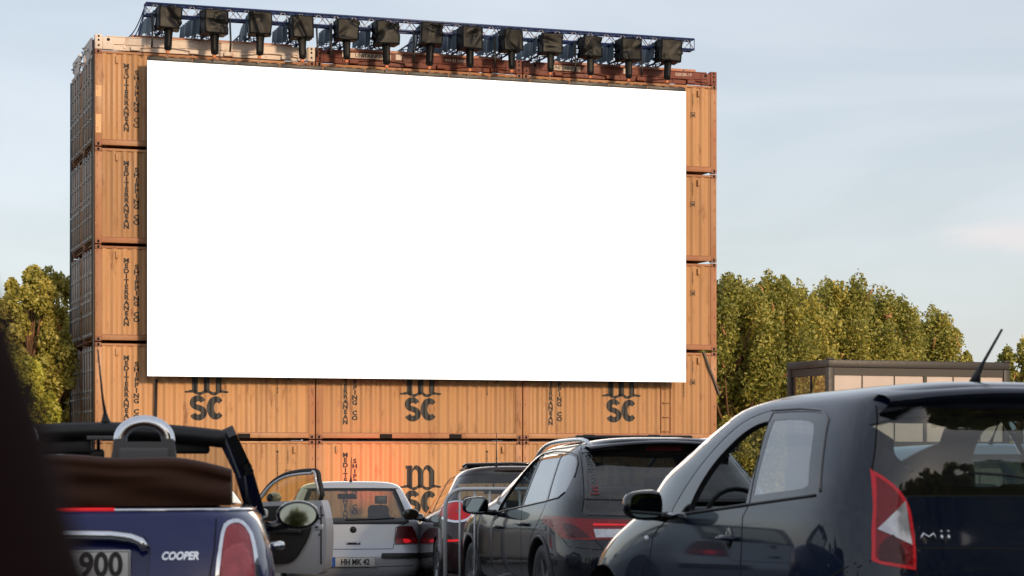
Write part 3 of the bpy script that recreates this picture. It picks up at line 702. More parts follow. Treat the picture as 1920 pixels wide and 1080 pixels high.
# ---------------------------------------------------------------- two-storey cabin at the right
M['cab'] = mat('dark_grey_cabin_steel', (.030, .026, .025), .5, noise=.15)
M['cab_wall'] = mat('cream_wall', (.52, .42, .33), .7, noise=.1)
M['sunset_pane'] = mat('pink_sunset_pane', (.52, .43, .40), .2, spec=.6, coat=.8, noise=.22, nscale=.9)  # sunset reflection in the panes put into an opaque pink colour
M['cab_glass'] = glass_mat('cabin_glass', (.9, .9, .88), 1.0)
CO = Vector((8.9, 60, 0)); ca = R(21)
def cabin(z0, z1, label, upper):
    r = empty('office_cabin', (CO.x, CO.y, z0), ca, label, 'cabin', 'stacked office cabins'); H = z1-z0; Lc, Wc = 6.0, 2.44
    f = MB()
    for x in (0, Lc-.2):
        for y in (0, Wc-.2): f.rbox(x, x+.2, y, y+.2, .15, H-.22, .012)
    f.rbox(0, Lc, 0, Wc, H-.22, H, .02); f.rbox(.01, Lc-.01, .01, Wc-.01, 0, .15, .02)
    f.box(.2, Lc-.2, .03, .12, H-.44, H-.225); f.box(.2, Lc-.2, .03, .12, .15, .3)
    f.box(.03, .12, .2, Wc-.2, H-.44, H-.225); f.box(.03, .12, .2, Wc-.2, .15, .3)
    f.box(Lc*.52, Lc*.52+.1, .02, .13, .3, H-.44)
    for x in (1.1, 2.15, 4.1, 5.0): f.box(x, x+.03, .04, .10, .3, H-.44)
    f.box(.04, .10, 1.1, 1.14, .3, H-.44)
    for x in (0, Lc-.18): f.rbox(x, x+.18, -.012, .17, H-.002, H+.05, .01)
    f.build('frame', M['cab'], r)
    if upper:
        g = MB(); g.box(.2, Lc-.2, .06, .07, .3, H-.44); g.build('sunset_pane', M['sunset_pane'], r)
        g = MB(); g.box(.06, .07, .2, Wc-.2, .3, H-.44); g.build('window', M['cab_glass'], r)
        g = MB(); g.box(.2, Lc-.2, Wc-.08, Wc-.05, .3, 1.45); g.build('rear_wall', M['cab_wall'], r)
    else:
        g = MB(); g.box(.2, Lc-.2, .06, .09, .15, H-.3); g.box(.06, .09, .2, Wc-.2, .15, H-.3); g.build('wall', M['cab_wall'], r)
cabin(-1.1, 1.2, 'lower cream walled cabin standing under the glass cabin behind the cars', False)
cabin(1.22, 3.83, 'dark grey framed glass cabin on the upper level with sunset reflection coloured into its panes', True)

# ---------------------------------------------------------------- crowd barrier
M['galv'] = mat('galvanised_tube', (.62, .63, .64), .4, metal=.35, noise=.12)
def barrier(x, y, rz, label):
    r = empty('crowd_barrier', (x, y, ground(y)), rz, label, 'barrier'); L = 2.3; H = 1.1
    b = MB(); pts = [(0, 0, .12), (0, 0, H-.16)]+[(.16-.16*math.cos(a), 0, H-.16+.16*math.sin(a)) for a in np.linspace(.15, math.pi/2, 6)]
    pts += [(L-x_, 0, z_) for x_, _, z_ in reversed(pts)]
    b.tube(pts, .019, 10); b.tube([(0, 0, .18), (L, 0, .18)], .016, 8); b.build('frame', M['galv'], r)
    for i in range(16):
        xx = .13+i*(L-.26)/15; b = MB(); b.tube([(xx, 0, .18), (xx, 0, H-.005)], .0095, 7); b.build('bar', M['galv'], r)
    for xx in (.3, L-.3):
        b = MB(); b.tube([(xx, -.3, 0), (xx, -.22, .1), (xx, 0, .16), (xx, .22, .1), (xx, .3, 0)], .015, 7); b.build('foot', M['galv'], r)
barrier((835-960)/4000*19.3, 19.3, R(-2), 'grey tubular crowd barrier standing behind the maroon car')
# ---------------------------------------------------------------- car kit
def paint(name, col, metal=0.0, rough=.32, flake=0):
    m = mat(name, col, rough, metal=metal, spec=.15, coat=1.0, coat_rough=.025); t = m.node_tree; b = t.nodes['Principled BSDF']; b.inputs['Coat IOR'].default_value = 1.5
    c = t.nodes.new('ShaderNodeTexCoord'); n = t.nodes.new('ShaderNodeTexNoise'); n.inputs['Scale'].default_value = 5; n.inputs['Detail'].default_value = 9; n.inputs['Roughness'].default_value = .65
    g = t.nodes.new('ShaderNodeSeparateXYZ'); h = t.nodes.new('ShaderNodeMapRange'); h.inputs['From Min'].default_value = .9; h.inputs['From Max'].default_value = .25; h.inputs['To Max'].default_value = .035
    r = t.nodes.new('ShaderNodeMapRange'); r.inputs['From Min'].default_value = .42; r.inputs['From Max'].default_value = .72; r.inputs['To Max'].default_value = .010
    a = t.nodes.new('ShaderNodeMath'); a.operation = 'MULTIPLY_ADD'; x = t.nodes.new('ShaderNodeMixRGB'); x.inputs[1].default_value = (*col, 1); x.inputs[2].default_value = (.30, .27, .23, 1)
    t.links.new(c.outputs['Object'], n.inputs['Vector']); t.links.new(c.outputs['Object'], g.inputs[0]); t.links.new(g.outputs['Z'], h.inputs['Value']); t.links.new(n.outputs['Fac'], r.inputs['Value'])
    t.links.new(h.outputs[0], a.inputs[0]); t.links.new(n.outputs['Fac'], a.inputs[1]); t.links.new(r.outputs[0], a.inputs[2]); t.links.new(a.outputs[0], x.inputs[0]); t.links.new(x.outputs[0], b.inputs['Base Color'])
    q = t.nodes.new('ShaderNodeMapRange'); q.inputs['To Min'].default_value = .012; q.inputs['To Max'].default_value = .07; t.links.new(n.outputs['Fac'], q.inputs['Value']); t.links.new(q.outputs[0], b.inputs['Coat Roughness'])
    return m
M['rubber'] = mat('rubber', (.010, .010, .011), .6)
M['trim'] = mat('car_trim', (.018, .018, .020), .55)
M['gloss_black'] = mat('gloss_black', (.006, .006, .007), .08, spec=.6, coat=.6)
M['seat'] = mat('seat_cloth', (.030, .031, .036), .85, noise=.2, nscale=30)
M['chrome'] = mat('chrome', (.72, .74, .78), .07, metal=1)
M['alloy'] = mat('alloy_wheel', (.30, .31, .33), .28, metal=.85)
M['plate'] = mat('plate_white', (.68, .66, .63), .35)
M['plate_ink'] = mat('plate_ink', (.02, .02, .022), .5)
M['plate_blue'] = mat('plate_blue', (.02, .12, .50), .4)
M['seam'] = mat('panel_gap', (.004, .004, .004), .8)
M['mirror'] = mat('mirror_glass', (.20, .245, .26), .02, metal=1)
M['gl_clear'] = glass_mat('clear_car_glass', (.74, .80, .80))
M['gl_tint'] = glass_mat('tinted_car_glass', (.05, .07, .09))
M['gl_mid'] = glass_mat('greenish_car_glass', (.50, .60, .62))
def lens(name, col, estr=0.0, rough=.12): return mat(name, col, rough, spec=.25, coat=.45, emit=col if estr else None, estr=estr, noise=.35, nscale=14, bump=.25, bscale=45)
M['red_lens'] = lens('red_lens', (.26, .006, .012)); M['dark_red_lens'] = lens('dark_red_lens', (.075, .004, .008))
M['red_glow'] = lens('lit_red_lens', (.80, .012, .018), .45); M['white_lens'] = mat('clear_lens', (.50, .50, .53), .18, metal=.5, coat=1, noise=.45, nscale=22); M['pink_lens'] = lens('pale_red_lens', (.40, .05, .06))

VIEW = {'L': (1, 2, 0, -1), 'R': (1, 2, 0, 1), 'B': (0, 2, 1, -1), 'F': (0, 2, 1, 1), 'T': (0, 1, 2, 1)}   # plane axes, normal axis, its sign
def smooth_poly(pts, n=3):
    """Catmull-Rom round a closed polygon; points given as (a, b) are smooth, (a, b, 1) are corners"""
    out = []; k = len(pts)
    for i in range(k):
        p0, p1, p2, p3 = (pts[(i+j-1) % k] for j in range(4)); c1 = len(p1) > 2; c2 = len(p2) > 2
        if c1 and c2: out.append((p1[0], p1[1])); continue
        m1 = ((p2[0]-p0[0])/2, (p2[1]-p0[1])/2) if not c1 else (p2[0]-p1[0], p2[1]-p1[1])
        m2 = ((p3[0]-p1[0])/2, (p3[1]-p1[1])/2) if not c2 else (p2[0]-p1[0], p2[1]-p1[1])
        for j in range(n):
            t = j/n; h = (2*t**3-3*t**2+1, t**3-2*t**2+t, -2*t**3+3*t**2, t**3-t**2)
            out.append(tuple(h[0]*p1[q]+h[1]*m1[q]+h[2]*p2[q]+h[3]*m2[q] for q in (0, 1)))
    return out
def inside(p, poly):
    c = False; j = len(poly)-1
    for i in range(len(poly)):
        if (poly[i][1] > p[1]) != (poly[j][1] > p[1]) and p[0] < (poly[j][0]-poly[i][0])*(p[1]-poly[i][1])/(poly[j][1]-poly[i][1]+1e-12)+poly[i][0]: c = not c
        j = i
    return c
class Shell:
    """a car body skin lofted from level plan outlines (z, half width, rear y, front y, corner exponent)"""
    def __init__(s, lv, nring=132, nlev=66, warp=None, rear_len=.9, front_len=1.3, top_close=True):
        lv = [tuple(l)+(5.0,)*(5-len(l)) for l in lv]; A = np.array(lv, float)
        t = np.concatenate([[0], np.cumsum(np.hypot(np.diff(A[:, 0]), np.hypot(np.diff(A[:, 1]), .25*np.diff(A[:, 3]))))]); t /= t[-1]
        tt = np.linspace(0, 1, nlev); 
        def pchip(y):
            h = np.diff(t); d = np.diff(y)/h; m = np.zeros(len(y)); m[0], m[-1] = d[0], d[-1]
            for i in range(1, len(y)-1):
                if d[i-1]*d[i] > 0: w1 = 2*h[i]+h[i-1]; w2 = h[i]+2*h[i-1]; m[i] = (w1+w2)/(w1/d[i-1]+w2/d[i])
            k = np.clip(np.searchsorted(t, tt)-1, 0, len(h)-1); u = (tt-t[k])/h[k]
            return (2*u**3-3*u**2+1)*y[k]+(u**3-2*u**2+u)*h[k]*m[k]+(-2*u**3+3*u**2)*y[k+1]+(u**3-u**2)*h[k]*m[k+1]
        Z, W, YR, YF, NN = (pchip(A[:, i]) for i in range(5))
        s.bm = bmesh.new(); rings = []
        half = nring//2
        for i in range(nlev):
            w, yr, yf, n = W[i], YR[i], YF[i], NN[i]; Lh = yf-yr
            ra = min(rear_len, Lh*.45); fa = min(front_len, Lh*.5)
            ph = np.linspace(0, math.pi/2, 160)
            x = np.concatenate([w*np.sin(ph)**(2/n), w*np.cos(ph)**(2/min(n, 4.2))]); y = np.concatenate([yr+ra-ra*np.cos(ph)**(2/n), yf-fa+fa*np.sin(ph)**(2/min(n, 4.2))])
            d = np.concatenate([[0], np.cumsum(np.hypot(np.diff(x), np.diff(y)))]); q = np.linspace(0, d[-1], half+1)
            x = np.interp(q, d, x); y = np.interp(q, d, y)
            xs = np.concatenate([x, -x[-2:0:-1]]); ys = np.concatenate([y, y[-2:0:-1]]); ring = []
            for a, b in zip(xs, ys):
                z = Z[i]
                if warp: a, b, z = warp(a, b, z, tt[i])
                ring.append(s.bm.verts.new((a, b, z)))
            rings.append(ring)
        m = len(rings[0])
        for i in range(nlev-1):
            for j in range(m): s.bm.faces.new((rings[i][j], rings[i][(j+1) % m], rings[i+1][(j+1) % m], rings[i+1][j]))
        if top_close: s.bm.faces.new(rings[-1])
        bmesh.ops.recalc_face_normals(s.bm, faces=s.bm.faces)
        # outward check
        s.bm.normal_update(); f = max(s.bm.faces, key=lambda f: f.calc_center_median().z)
        if sum(f.normal.z for f in s.bm.faces if f.calc_center_median().z > Z[-1]-.06) < 0: bmesh.ops.reverse_faces(s.bm, faces=s.bm.faces)
        s.bm.normal_update()
        s.lay = s.bm.faces.layers.int.new('part'); s.names = ['body']
        s.tree = BVHTree.FromBMesh(s.bm)
    def hit(s, a, b, view):
        ia, ib, ic, sg = VIEW[view]; o = [0, 0, 0]; o[ia] = a; o[ib] = b; o[ic] = sg*20+ (0 if ic else 0); d = [0, 0, 0]; d[ic] = -sg
        r = s.tree.ray_cast(Vector(o), Vector(d)); return (r[0], r[1]) if r[0] else (None, None)
    def cut(s, poly, view, name, nmin=.12, only=None, depth=None):
        ia, ib, ic, sg = VIEW[view]; bm = s.bm
        if name not in s.names: s.names.append(name)
        idx = s.names.index(name); oi = [s.names.index(n) for n in only] if only else None
        xs = [p[0] for p in poly]; ys = [p[1] for p in poly]; bb = (min(xs)-.02, max(xs)+.02, min(ys)-.02, max(ys)+.02)
        def cand():
            out = []
            for f in bm.faces:
                if f.normal[ic]*sg < nmin: continue
                c = f.calc_center_median()
                if depth is not None and not (depth[0] <= c[ic] <= depth[1]): continue
                if oi is not None and f[s.lay] not in oi: continue
                va = [v.co[ia] for v in f.verts]; vb = [v.co[ib] for v in f.verts]
                if max(va) < bb[0] or min(va) > bb[1] or max(vb) < bb[2] or min(vb) > bb[3]: continue
                out.append((f, min(va), max(va), min(vb), max(vb)))
            return out
        fs = cand(); k = len(poly)
        for i in range(k):
            p, q = poly[i], poly[(i+1) % k]; dx, dy = q[0]-p[0], q[1]-p[1]; L = math.hypot(dx, dy)
            if L < 1e-6: continue
            x0, x1 = sorted((p[0], q[0])); y0, y1 = sorted((p[1], q[1])); e = 1e-4
            sel = [f for f, a0, a1, b0, b1 in fs if f.is_valid and a1 > x0-e and a0 < x1+e and b1 > y0-e and b0 < y1+e]
            if not sel: continue
            co = [0, 0, 0]; co[ia] = p[0]; co[ib] = p[1]; no = [0, 0, 0]; no[ia] = -dy/L; no[ib] = dx/L
            geom = set(sel)
            for f in sel: geom.update(f.edges); geom.update(f.verts)
            bmesh.ops.bisect_plane(bm, geom=list(geom), dist=1e-5, plane_co=co, plane_no=no)
            fs = cand()
        for f, *_ in fs:
            c = f.calc_center_median()
            if inside((c[ia], c[ib]), poly): f[s.lay] = idx
    def both(s, poly, name, **k):
        s.cut(poly, 'L', name, **k); s.cut(poly, 'R', name, **k)
    def mirrored(s, poly, view, name, **k):
        s.cut(poly, view, name, **k); s.cut([(-a, b) for a, b in poly], view, name, **k)
    def emit(s, root, table, drop=()):
        """table: name -> (object name, material, offset, parent name or None, thickness)"""
        bm = s.bm; bm.normal_update(); bm.verts.ensure_lookup_table(); bm.verts.index_update()
        nv = {v.index: v.normal.copy() for v in bm.verts}; made = {}
        for idx, nm in enumerate(s.names):
            if nm in drop or nm not in table: continue
            on, m, off, par, th = table[nm]; allf = [f for f in bm.faces if f[s.lay] == idx]
            if not allf: continue
            groups = [allf]
            if nm != 'body':                                   # one object per separate piece (left and right lamp, each window)
                todo = set(allf); groups = []
                while todo:
                    st = [todo.pop()]; g_ = []
                    while st:
                        f = st.pop(); g_.append(f)
                        for e in f.edges:
                            for h in e.link_faces:
                                if h in todo: todo.discard(h); st.append(h)
                    groups.append(g_)
                groups = [g_ for g_ in groups if sum(f.calc_area() for f in g_) > 2e-4]
            made[nm] = []
            for fs in groups: s._emit_one(nm, fs, on, m, off, par, th, nv, made, root)
        return made
    def _emit_one(s, nm, fs, on, m, off, par, th, nv, made, root):
            cen = sum((f.calc_center_median() for f in fs), Vector())/len(fs)
            vi = {}; vs = []; ns = []
            def gv(v, o_):
                key = (v.index, o_)
                if key not in vi: vi[key] = len(vs); vs.append(v.co+nv[v.index]*o_); ns.append(nv[v.index] if o_ == off else -nv[v.index])
                return vi[key]
            F = []; MI = []
            for f in fs: F.append([gv(v, off) for v in f.verts]); MI.append(0)
            if th:
                for f in fs: F.append([gv(v, off-th) for v in reversed(f.verts)]); MI.append(1)
                fset = set(fs)
                for f in fs:
                    for l in f.loops:
                        e = l.edge
                        if sum(1 for g in e.link_faces if g in fset) == 1:
                            a, b = l.vert, l.link_loop_next.vert; base = len(vs); fn = (b.co-a.co).cross(nv[a.index]).normalized()
                            for v, o_ in ((a, off), (a, off-th), (b, off-th), (b, off)): vs.append(v.co+nv[v.index]*o_); ns.append(fn)
                            F.append([base, base+1, base+2, base+3]); MI.append(1)
            me = bpy.data.meshes.new(on); me.from_pydata([tuple(v) for v in vs], [], F)
            ms = m if isinstance(m, (list, tuple)) else [m, M['trim']]
            for x in ms: me.materials.append(x)
            me.polygons.foreach_set('material_index', [min(i, len(ms)-1) for i in MI]); me.polygons.foreach_set('use_smooth', [True]*len(F)); me.update()
            me.normals_split_custom_set_from_vertices([tuple(n) if n.length > .1 else (0, 0, 1) for n in ns])
            o = bpy.data.objects.new(on, me); COL.objects.link(o); pr = root
            if par and made.get(par): pr = min(made[par], key=lambda q: (q[1]-cen).length)[0]
            o.parent = pr; made[nm].append((o, cen))
    def line(s, b, pts, view, w=.006, off=.0012, step=.03, mi=0):
        """a ribbon lying on the skin along a 2D polyline"""
        P = [Vector(p[:2]) for p in pts]; Q = [P[0]]
        for a, c in zip(P, P[1:]):
            n = max(1, int((c-a).length/step)); Q += [a.lerp(c, (i+1)/n) for i in range(n)]
        H = [s.hit(q.x, q.y, view) for q in Q]; H = [h for h in H if h[0] is not None]
        if len(H) < 2: return
        vs = []
        for i, (p, n) in enumerate(H):
            d = (H[min(i+1, len(H)-1)][0]-H[max(i-1, 0)][0])
            if d.length < 1e-6: d = Vector((0, 0, 1))
            sd = d.cross(n).normalized()*w/2; vs += [p+sd+n*off, p-sd+n*off]
        b.add(vs, [(2*i, 2*i+1, 2*i+3, 2*i+2) for i in range(len(H)-1)], mi, True)
    def bar(s, b, pts, view, r=.012, off=.004, step=.04, n=8, mi=0, rz=None):
        P = [Vector(p[:2]) for p in pts]; Q = [P[0]]
        for a, c in zip(P, P[1:]):
            k = max(1, int((c-a).length/step)); Q += [a.lerp(c, (i+1)/k) for i in range(k)]
        H = [s.hit(q.x, q.y, view) for q in Q]; H = [h[0]+h[1]*off for h in H if h[0] is not None]
        if len(H) > 1: b.tube(H, r, n, mi)
    def drape(s, b, bm, view, off=.003, mi=0, thick=0):
        """push a flat text (x right, z up) onto the skin"""
        ia, ib, ic, sg = VIEW[view]
        bm.verts.ensure_lookup_table(); vs = []
        for v in bm.verts:
            h = s.hit(v.co.x, v.co.z, view); vs.append((h[0]+h[1]*off) if h[0] else None)
        o = len(b.v); ok = all(v is not None for v in vs)
        if not ok: return
        b.add(vs, [tuple(v.index for v in f.verts) for f in bm.faces], mi)
def wheel(root, x, y, r=.30, w=.2, steer=0, spokes=7, side=1):
    e = bpy.data.objects.new('wheel', MB_tyre(r, w)); COL.objects.link(e); e.parent = root; e.location = (x, y, r); e.rotation_euler = (0, 0, steer)
    b = MB(); s_ = side
    b.lathe([(r*.66, -w*.42*s_), (r*.70, w*.46*s_), (r*.64, w*.44*s_), (r*.60, w*.30*s_), (r*.60, -w*.3*s_)], 36, 'x')
    for k in range(spokes):
        a = 2*math.pi*k/spokes; c, d = math.cos(a), math.sin(a); p = Vector((w*.36*s_, 0, 0)); q = Vector((w*.40*s_, c*r*.63, d*r*.63))
        t = Vector((0, -d, c))
        vs = [p+t*.035+Vector((0, c, d))*.04, p-t*.035+Vector((0, c, d))*.04, q-t*.022, q+t*.022]; iv = [v-Vector((s_*.03, 0, 0)) for v in vs]
        b.add(vs+iv, [(0,1,2,3),(4,7,6,5),(0,4,5,1),(1,5,6,2),(2,6,7,3),(3,7,4,0)])
    b.lathe([(0, w*.42*s_), (.05, w*.40*s_), (.06, w*.30*s_)], 20, 'x'); b.lathe([(0, -w*.1*s_), (r*.5, -w*.1*s_)], 24, 'x', 1)
    b.build('rim', [M['alloy'], M['dark_steel']], e); return e
_ty = {}
def MB_tyre(r, w):
    if (r, w) not in _ty:
        b = MB(); b.lathe([(r*.66, -w*.45), (r*.80, -w*.5), (r*.94, -w*.47), (r, -w*.36), (r, w*.36), (r*.94, w*.47), (r*.80, w*.5), (r*.66, w*.45)], 40, 'x'); _ty[(r, w)] = b.mesh('wheel', M['rubber'])
    return _ty[(r, w)]
def seat(root, x, y, z=.30, w=.50, head=True, top=1.12, name='front_seat'):
    b = MB(); b.rbox(x-w/2, x+w/2, y, y+.50, z, z+.18, .07, seg=3)
    T = Matrix.Translation((x, y+.03, z+.12)) @ Matrix.Rotation(R(-16), 4, 'X').inverted() @ Matrix.Translation((-x, -y-.03, -z-.12)) if False else None
    hgt = top-.2-z
    rot = Matrix.Translation((0, y+.06, z+.1)) @ Matrix.Rotation(R(14), 4, 'X') @ Matrix.Translation((0, -(y+.06), -(z+.1)))
    b.rbox(x-w/2+.01, x+w/2-.01, y-.02, y+.12, z+.1, z+hgt, .06, mat4=rot, seg=3)
    o = b.build(name, M['seat'], root)
    if head:
        h = MB(); hy = y+.05-(top-z)*.24; h.rbox(x-.135, x+.135, hy-.05, hy+.06, top-.19, top+.02, .055, seg=3)
        for dx in (-.06, .06): h.tube([(x+dx, hy, top-.19), (x+dx, hy+.03, top-.30)], .008, 6, 1)
        h.build('headrest', [M['seat'], M['chrome']], o)
    return o
def interior(root, L, W, ys, yr, dash_y, H, belt=.9, wheel_x=-.36, rear_head=True, dx=.0):
    b = MB(); b.box(-W+.06, W-.06, .25, dash_y+.3, .20, .24); b.build('floor_pan', M['trim'], root)
    for x in (-.37, .37): seat(root, x, ys, top=H-.32)
    b = MB(); b.rbox(-.58, .58, yr, yr+.45, .32, .5, .06); b.rbox(-.58, .58, yr-.1, yr+.06, .45, H-.56, .05); o = b.build('rear_bench', M['seat'], root)
    if rear_head:
        for x in (-.38, .38):
            h = MB(); h.rbox(x-.12, x+.12, yr-.11, yr-.01, H-.57, H-.42, .045); h.build('headrest', M['seat'], o)
    b = MB(); b.rbox(-W+.1, W-.1, dash_y-.05, dash_y+.35, .45, belt-.02, .08, seg=3); b.build('dashboard', M['trim'], root)
    b = MB(); c = Vector((wheel_x, dash_y-.22, belt-.10)); b.tube([c+Vector((math.cos(a)*.185, math.sin(a)*.06, math.sin(a)*.175)) for a in np.linspace(0, 2*math.pi, 24, endpoint=False)], .014, 7, closed=True)
    b.tube([c, c+Vector((0, .2, -.08))], .03, 8); b.beam(c+Vector((-.17, 0, 0)), c+Vector((.17, 0, 0)), .035, .02); b.build('steering_wheel', M['trim'], root)
    b = MB(); b.rbox(-.12, .12, dash_y-.28, dash_y-.25, H-.22, H-.15, .012); b.tube([(0, dash_y-.26, H-.16), (0, dash_y-.22, H-.08)], .01, 6); b.build('inside_mirror', M['trim'], root)
def side_mirror(root, x, y, z, w=.20, h=.14, side=-1, shape='box', m=None, arm=.10, glass=True, d=.12):
    """housing with the mirror glass facing backwards"""
    m = m or M['gloss_black']; b = MB(); cx = x+side*(arm+w/2)
    if shape == 'box':
        bm = bmesh.new(); bmesh.ops.create_cube(bm, size=1); bmesh.ops.subdivide_edges(bm, edges=bm.edges[:], cuts=4, use_grid_fill=True)
        for v in bm.verts:
            c = v.co*2; n = 3.4; l = (abs(c.x)**n+abs(c.y)**n+abs(c.z)**n)**(1/n); c = c/max(l, .001)
            k = 1-.30*max(0, c.y); tz = 1-.13*side*c.x
            v.co = Vector((cx+c.x*w/2*k, y+c.y*d/2, z+c.z*h/2*k*tz))
    else:
        bm = bmesh.new(); bmesh.ops.create_uvsphere(bm, u_segments=28, v_segments=18, radius=1)
        for v in bm.verts:
            c = v.co; yy = max(c.y, -.45); k = 1 if c.y > -.45 else math.sqrt(1-.45**2)/max(.3, math.sqrt(max(.01, 1-min(.95, -c.y)**2)))*math.sqrt(max(0, 1-c.y*c.y))
            v.co = Vector((cx+c.x*w/2, y+yy*d/2, z+c.z*h/2))
    b.addbm(bm, 0, True); bm.free()
    b.tube([(x-side*.02, y+.03, z-h*.42), (x+side*arm*.6, y+.02, z-h*.40), (cx-side*w*.25, y, z-h*.3)], [.035, .026, .03], 10)
    o = b.build('side_mirror', m, root)
    if glass:
        g = MB(); yy = y-(d/2 if shape == 'box' else .45*d/2)-.001; n = 28; nn = 3.6 if shape == 'box' else 2.0; vs = []
        for j in range(n):
            a = 2*math.pi*j/n; c_, s_ = math.cos(a), math.sin(a); l = (abs(c_)**nn+abs(s_)**nn)**(1/nn); vs.append((cx+c_/l*w*.415, yy-.004+s_/l*h*.40*math.tan(R(1.4)), z+s_/l*h*.40))
        g.add(vs, [tuple(range(n))]); g.build('mirror_glass', M['mirror'], o)
    return o
def place(root, X, Y, yaw, dz=0):
    g1, g2 = ground(Y), ground(Y+2.6); pitch = math.atan((g2-g1)/2.6)
    root.location = (X, Y, g1+dz-.0); root.rotation_euler = (pitch, 0, yaw)
def seams(sh, root, lines, w=.006):
    for nm, group in lines.items():
        for pts, view in group:
            b = MB(); sh.line(b, pts, view, w)
            if b.v: b.build(nm, M['seam'], root)
def plate_obj(root, x, y, z, text, w=.52, h=.11, size=.082, ry=0, blue=True, align_right=False, bold=.003, xs=.72):
    b = MB(); b.rbox(x-w/2, x+w/2, y-.012, y, z-h/2, z+h/2, .004); 
    bl = .04 if blue else 0
    if blue: b.box(x-w/2+.006, x-w/2+.045, y-.0135, y-.0125, z-h/2+.006, z+h/2-.006, 1)
    for (a0, a1, c0, c1) in ((x-w/2+.004, x+w/2-.004, z+h/2-.007, z+h/2-.004), (x-w/2+.004, x+w/2-.004, z-h/2+.004, z-h/2+.007), (x+w/2-.007, x+w/2-.004, z-h/2+.004, z+h/2-.004)): b.box(a0, a1, y-.0138, y-.0128, c0, c1, 2)
    bm = text_bm(text, size, bold, 'RIGHT' if align_right else 'CENTER', xs=xs); zz = [v.co.z for v in bm.verts]; mz = (min(zz)+max(zz))/2
    xx = [v.co.x for v in bm.verts]; mxx = (min(xx)+max(xx))/2
    cx = x+bl/2 if not align_right else x+w/2-.03-max(xx)
    for v in bm.verts: v.co += Vector((cx-(mxx if not align_right else 0), y-.0145, z-mz))
    b.addbm(bm, 2); bm.free()
    return b.build('number_plate', [M['plate'], M['plate_blue'], M['plate_ink']], root)
def arch(sh, y, r, zc, name='wheel_arch'):
    poly = [(y+math.cos(a)*r, zc+math.sin(a)*r) for a in np.linspace(0, 2*math.pi, 30, endpoint=False)]
    sh.both(poly, name, nmin=.05)
def arch_liner(root, y, r, zc, W, m=None):
    for s in (-1, 1):
        b = MB()
        pr = [(y+math.cos(a)*(r+.005), zc+math.sin(a)*(r+.005)) for a in np.linspace(-.5, math.pi+.5, 20)]
        vs = [(s*(W-.01), p[0], p[1]) for p in pr]+[(s*(W-.30), p[0], p[1]) for p in pr]; k = len(pr)
        b.add(vs, [(i, i+1, i+1+k, i+k) for i in range(k-1)]+[tuple(range(k, 2*k))], 0, False)
        b.build('wheel_well', M['rubber'], root)
# ---------------------------------------------------------------- near right: black three-door city car
def city_car():
    root = empty('parked_car', (0,0,0), 0, 'glossy black three door hatchback at the right with its driver window open', 'car')
    lv = [(.17, .66, .14, 3.38, 4), (.22, .76, .06, 3.46, 5), (.34, .808, .02, 3.53, 5.5), (.50, .82, .0, 3.557, 5.5), (.66, .82, .012, 3.47, 5.2), (.78, .818, .03, 3.28, 5.2), (.88, .812, .05, 3.02, 5.2),
          (.95, .80, .062, 2.84, 5.4), (1.01, .782, .072, 2.76, 5.6), (1.10, .750, .085, 2.68, 5.8), (1.22, .700, .11, 2.46, 5.8), (1.32, .655, .135, 2.27, 5.6), (1.395, .612, .14, 2.10, 5.2), (1.450, .565, .13, 1.96, 4.8),
          (1.484, .49, .15, 1.82, 4.4), (1.508, .37, .22, 1.66, 4), (1.521, .22, .40, 1.46, 3.5), (1.525, .03, .8, 1.1, 3)]
    def warp(x, y, z, t):
        k = max(0, (z-1.15)/.34)
        return x, y, z-.045*k*max(0, (y-1.35))**1.5
    s = Shell(lv, 150, 74, warp); return root, s, dict(X=2.196, Y=9.03, yaw=R(18.5))
def estate_car():
    root = empty('parked_car', (0,0,0), 0, 'glossy black estate car with roof rails and dark tinted rear window', 'car')
    lv = [(.20, .72, .14, 4.36, 4), (.27, .84, .06, 4.44, 5), (.40, .895, .01, 4.51, 5.5), (.55, .908, .0, 4.535, 5.2), (.70, .908, .03, 4.51, 4.8), (.80, .902, .05, 4.42, 4.8), (.88, .89, .07, 4.15, 5),
          (.95, .868, .10, 3.75, 5.2), (1.02, .835, .15, 3.40, 5.5), (1.12, .785, .25, 3.14, 5.5), (1.24, .72, .38, 2.86, 5.4), (1.34, .66, .48, 2.62, 5.2), (1.40, .605, .50, 2.46, 4.8), (1.44, .54, .50, 2.30, 4.4),
          (1.465, .44, .55, 2.12, 4), (1.478, .28, .75, 1.85, 3.5), (1.482, .04, 1.1, 1.4, 3)]
    s = Shell(lv, 160, 74, None, rear_len=1.2); return root, s, dict(X=1.32, Y=16.25, yaw=R(13.2))
def silver_hatch():
    root = empty('parked_car', (0,0,0), 0, 'silver hatchback with red tail lamps and white number plate HH MK 42', 'car')
    lv = [(.20, .68, .12, 4.02, 4), (.26, .80, .04, 4.10, 5), (.38, .855, .0, 4.14, 6), (.52, .866, -.01, 4.149, 6), (.60, .866, .03, 4.14, 6), (.70, .862, .06, 4.08, 5.6), (.82, .852, .08, 3.8, 5.6),
          (.92, .835, .10, 3.35, 5.8), (.98, .812, .13, 3.08, 6), (1.10, .758, .235, 2.85, 6), (1.22, .70, .345, 2.60, 6), (1.32, .652, .43, 2.38, 5.6), (1.37, .615, .46, 2.25, 5),
          (1.405, .55, .48, 2.10, 4.6), (1.425, .45, .54, 1.92, 4), (1.436, .28, .75, 1.7, 3.5), (1.439, .04, 1.0, 1.3, 3)]
    s = Shell(lv, 130, 64, None, rear_len=.9); return root, s, dict(X=-1.916, Y=25.8, yaw=R(6.5))
